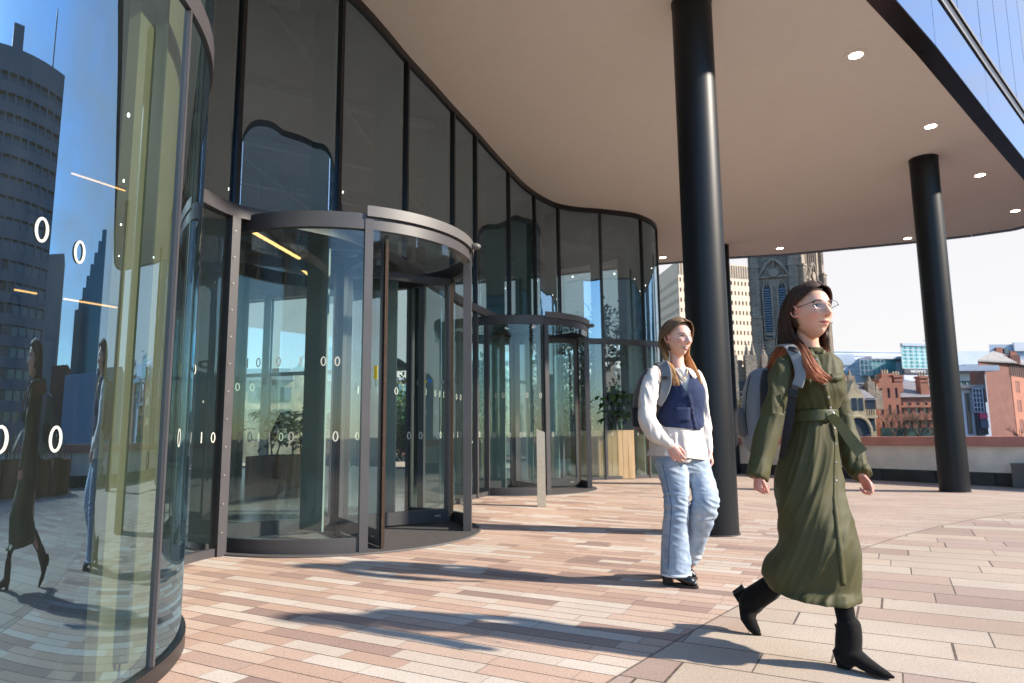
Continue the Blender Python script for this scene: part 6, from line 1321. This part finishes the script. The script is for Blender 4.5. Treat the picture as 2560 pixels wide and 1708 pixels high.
b = MB(); nk = catmull([px(1553, 846, 4.68), px(1562, 858, 4.655), px(1570, 868, 4.645), px(1576, 858, 4.665), px(1580, 844, 4.69)], 5); b.tube(nk, .0013, 5); b.ellipsoid(px(1570, 870, 4.64), (.005, .003, .009), n=8, m=6); b.build('necklace', gold, w2, smooth='all')
# jeans
b = MB()
prings(b, [(1505, 1618, 1010, 4.77, .12, .12), (1500, 1624, 1045, 4.77, .13, .13), (1502, 1628, 1068, 4.77, .13, .13), (1512, 1630, 1085, 4.77, .12, .12)], 48)
plimb(b, [(1540, 1060, 4.71, 36), (1546, 1090, 4.69, 34), (1552, 1127, 4.67, 29), (1552, 1174, 4.66, 26.5), (1549, 1215, 4.68, 29), (1550, 1262, 4.70, 32), (1552, 1290, 4.71, 33.5)], 32)
prings(b, [(1518, 1583, 1280, 4.71, .10, .09), (1517, 1585, 1300, 4.71, .105, .095), (1517, 1586, 1318, 4.71, .108, .098)], 40, cap_in=.07)
plimb(b, [(1593, 1060, 4.78, 34), (1604, 1090, 4.74, 31), (1615, 1120, 4.69, 29), (1618, 1152, 4.66, 30), (1611, 1182, 4.69, 30), (1602, 1212, 4.76, 28), (1594, 1238, 4.83, 25)], 28)
P_ = [px(1602, 1212, 4.76), px(1594, 1240, 4.84), px(1587, 1262, 4.90), px(1583, 1274, 4.92)]; wlimb(b, P_, [.085, .082, .080, .078], 24)
def foldj(p_, n_):
    k_ = math.exp(-((p_.z-.52)/.10)**2)+.6*math.exp(-((p_.z-.84)/.06)**2)+.5*math.exp(-((p_.z-.14)/.08)**2); q = Vector((p_.x*9, p_.y*7, p_.z*26+p_.x*8)); return (.004+.010*k_)*ridge(noise.noise(q))*.7-.003+.005*nz(p_, 10, 10, 4, 2)
jeans = remesh(b, 'jeans', .0052, denim, w2, 3, fn=foldj)
b = MB(); sp_ = []
for y in range(1066, 1312, 8):
    x = 1521+(y-1066)*.22 if y < 1160 else 1541.7-(y-1160)*.06
    q, n_ = surf(jeans, x, y)
    if q: sp_.append((q+n_*.001, n_))
strip(b, [a[0] for a in sp_], .006, [a[1] for a in sp_], .003); b.build('side_seam', simple('dark denim seam', (.10, .15, .24), .9), jeans, smooth='all')
b = MB(); hm = prings(MB(), [(1516, 1587, 1313, 4.71, .110, .100), (1516, 1587, 1319, 4.71, .111, .101)], 48, 1, ret=True); b.rings(hm, cap=False); o = b.build('hem', simple('frayed pale denim hem', (.50, .58, .66), .95, var=.25, scale=120), jeans, smooth='all'); sm_ = o.modifiers.new('t', 'SOLIDIFY'); sm_.thickness = .004
# boots
def lboot(heel, toe, z0, ank, parent, sc=1.0):
    hx = Vector((heel[0], heel[1], 0)); tx = Vector((toe[0], toe[1], 0)); d_ = (tx-hx).normalized(); L_ = (tx-hx).length; s_ = Vector((d_.y, -d_.x, 0)); G_ = lambda t_, z_: hx+d_*t_+Vector((0, 0, z0+z_))
    b = MB(); wlimb(b, [G_(.03, .19), G_(.035, .12), G_(.04, .085)], [.045, .044, .043], 18)
    wlimb(b, [G_(.035, .085), G_(.09, .075), G_(L_*.6, .055), G_(L_*.82, .040), G_(L_-.025, .032)], [.040, .042, .040, .034, .022], 18, .85)
    o = remesh(b, 'boot', .004, leather, parent, 2)
    n = 20; out = []
    for k in range(n):
        a = 2*math.pi*k/n; t_ = L_*.62+L_*.40*math.cos(a); w_ = .041*(1-.25*max(0, math.cos(a))); out.append((t_, w_*math.sin(a)))
    b = MB(); b.add([G_(t_, .002)+s_*w_ for t_, w_ in out]+[G_(t_, .018)+s_*w_ for t_, w_ in out], [tuple(range(n)), tuple(range(2*n-1, n-1, -1))]+[(i, (i+1) % n, n+(i+1) % n, n+i) for i in range(n)]); b.build('sole', solem, o, smooth=True)
    b = MB(); rg = []
    for z_, e_ in ((.002, .0), (.03, .001), (.062, .004)): rg.append([G_(t_, z_)+s_*w_ for t_, w_ in ((-.012-e_, .024+e_), (.04, .030+e_), (.045, 0), (.04, -.030-e_), (-.012-e_, -.024-e_))])
    b.rings(rg); b.build('heel', solem, o)
lboot(onz(1529, 1341)[:2], onz(1602, 1352)[:2], 0, None, w2)
q = onz(1600, 1331); lboot((q.x-.19, q.y+.10), (q.x, q.y), 0, None, w2)
# hair
U0_, U1_ = (.15, .092, .052), (.62, .34, .14)
def tail(*p): return list(p)
hR = [hg([(.006, .082, .098), (.040, .086, .094), (.070, .060, .062), (.085, .022, .030), (.086, -.020, .016), (.074, -.06, .006), (.05, -.092, .0)], [(1533, 812, 4.86), (1530, 825, 4.86), (1530, 835, 4.85)]),
      hg([(.004, .060, .120), (.050, .052, .104), (.084, .022, .062), (.092, -.014, .030), (.086, -.048, .012), (.070, -.080, .0), (.045, -.10, -.01)], [(1532, 815, 4.86), (1530, 828, 4.86), (1531, 838, 4.85)]),
      hg([(.003, .015, .134), (.056, .004, .112), (.088, -.024, .062), (.093, -.050, .018), (.086, -.070, -.01), (.074, -.082, -.04), (.066, -.075, -.09)], [(1531, 838, 4.68), (1534, 862, 4.62), (1538, 885, 4.60), (1542, 903, 4.60)]),
      hg([(.002, -.035, .130), (.050, -.050, .106), (.078, -.074, .056), (.082, -.086, .0), (.078, -.085, -.05), (.070, -.075, -.09), (.062, -.058, -.13)], [(1537, 838, 4.67), (1545, 862, 4.61), (1551, 885, 4.595), (1553, 902, 4.59)]),
      hg([(.001, -.065, .118), (.030, -.090, .085), (.045, -.108, .03), (.048, -.112, -.03), (.05, -.10, -.08), (.055, -.075, -.12), (.055, -.045, -.15)], [(1543, 840, 4.66), (1552, 864, 4.60), (1560, 884, 4.585), (1561, 896, 4.58)])]
hL = [hg([(-.002, .084, .100), (-.030, .094, .094), (-.056, .082, .066), (-.074, .056, .030), (-.082, .030, -.01), (-.082, .008, -.05), (-.070, .010, -.10)], [(1588, 828, 4.76), (1600, 852, 4.72), (1612, 880, 4.69), (1617, 900, 4.68)]),
      hg([(-.004, .060, .120), (-.048, .056, .102), (-.080, .030, .060), (-.090, .0, .015), (-.090, -.02, -.03), (-.084, -.03, -.07), (-.072, -.01, -.11)], [(1584, 830, 4.78), (1596, 856, 4.73), (1608, 884, 4.69), (1615, 905, 4.68)]),
      hg([(-.004, .015, .134), (-.056, .004, .112), (-.088, -.024, .060), (-.094, -.040, .01), (-.092, -.05, -.03), (-.085, -.05, -.08), (-.075, -.03, -.12)], [(1580, 834, 4.80), (1590, 860, 4.74), (1602, 884, 4.71), (1610, 902, 4.69)]),
      hg([(-.001, -.065, .118), (-.030, -.090, .085), (-.045, -.108, .03), (-.048, -.112, -.03), (-.05, -.10, -.08), (-.055, -.075, -.12), (-.055, -.045, -.15)], [(1552, 838, 4.90), (1552, 852, 4.91), (1552, 866, 4.92)])]
hair_cap(H, w2, U0_, lambda dx, dy, dz: (dz > .66 if dy > .6 else (dz > .30+.45*dy if dy > .05 else dz > -.60)), .011)
hair_mesh('hair', hR, 300, 11, w2, U0_, U1_, .0042, .004, .55, .80); hair_mesh('hair', hL, 190, 12, w2, U0_, U1_, .0042, .004, .5, .8)
b = MB(); q = H.w(.080, -.004, -.034); b.tube([q+H.f*(.008*math.cos(a))*1.0+H.u*(.008*math.sin(a)) for a in [2*math.pi*k/14 for k in range(15)]], .0012, 6, cap=False); b.build('earring', gold, w2, smooth='all')
q, n_ = surf(body2, 1553, 1037)
rebase(w2)
bp2 = thing('backpack', px(1470, 995, 4.95), 'dark charcoal backpack worn by the smiling woman in the vest', 'backpack', 'backpacks worn by the women')
b = MB(); prings(b, [(1484, 1520, 846, 4.96, .06, .06), (1472, 1530, 860, 4.97, .10, .10), (1460, 1532, 885, 4.97, .12, .12), (1453, 1530, 920, 4.97, .13, .13), (1451, 1526, 950, 4.97, .13, .13), (1456, 1524, 978, 4.97, .12, .12), (1468, 1518, 996, 4.97, .09, .09)], 40, ex=.75); remesh(b, 'main_compartment', .007, packd, bp2, 2, fn=foldp)
b = MB(); prings(b, [(1449, 1462, 936, 4.93, .05, .05), (1449, 1470, 950, 4.93, .07, .07), (1451, 1470, 980, 4.93, .07, .07)], 20, ex=.8); remesh(b, 'side_pocket', .006, packb, bp2, 2)
vN = Vector((-.45, -1, .1)).normalized(); sp_ = catmull([px(1507, 850, 4.90), px(1511, 836, 4.80), px(1518, 833, 4.70), px(1525, 842, 4.625), px(1529, 862, 4.60), px(1528, 885, 4.595), px(1522, 908, 4.595), px(1512, 930, 4.62)], 5)
nn_ = [Vector((0, -.3, 1)).lerp(vN, min(1, max(0, (i-5)/9))).normalized() for i in range(len(sp_))]; b = MB(); strip(b, sp_, [.072 if i < 24 else .072-.003*(i-24) for i in range(len(sp_))], nn_, .010); o = b.build('shoulder_strap', packg, bp2, smooth=True); mo_ = o.modifiers.new('b', 'BEVEL'); mo_.width = .004; mo_.segments = 2
b = MB(); strip(b, [px(1519, 868, 4.59), px(1530, 867, 4.585), px(1538, 869, 4.59)], .022, vN, .005); b.build('webbing_band', packb, o)
b = MB(); strip(b, catmull([px(1512, 930, 4.62), px(1505, 950, 4.68), px(1498, 980, 4.80)], 4), .022, vN, .004); b.build('lower_strap', packb, bp2)
rebase(bp2)
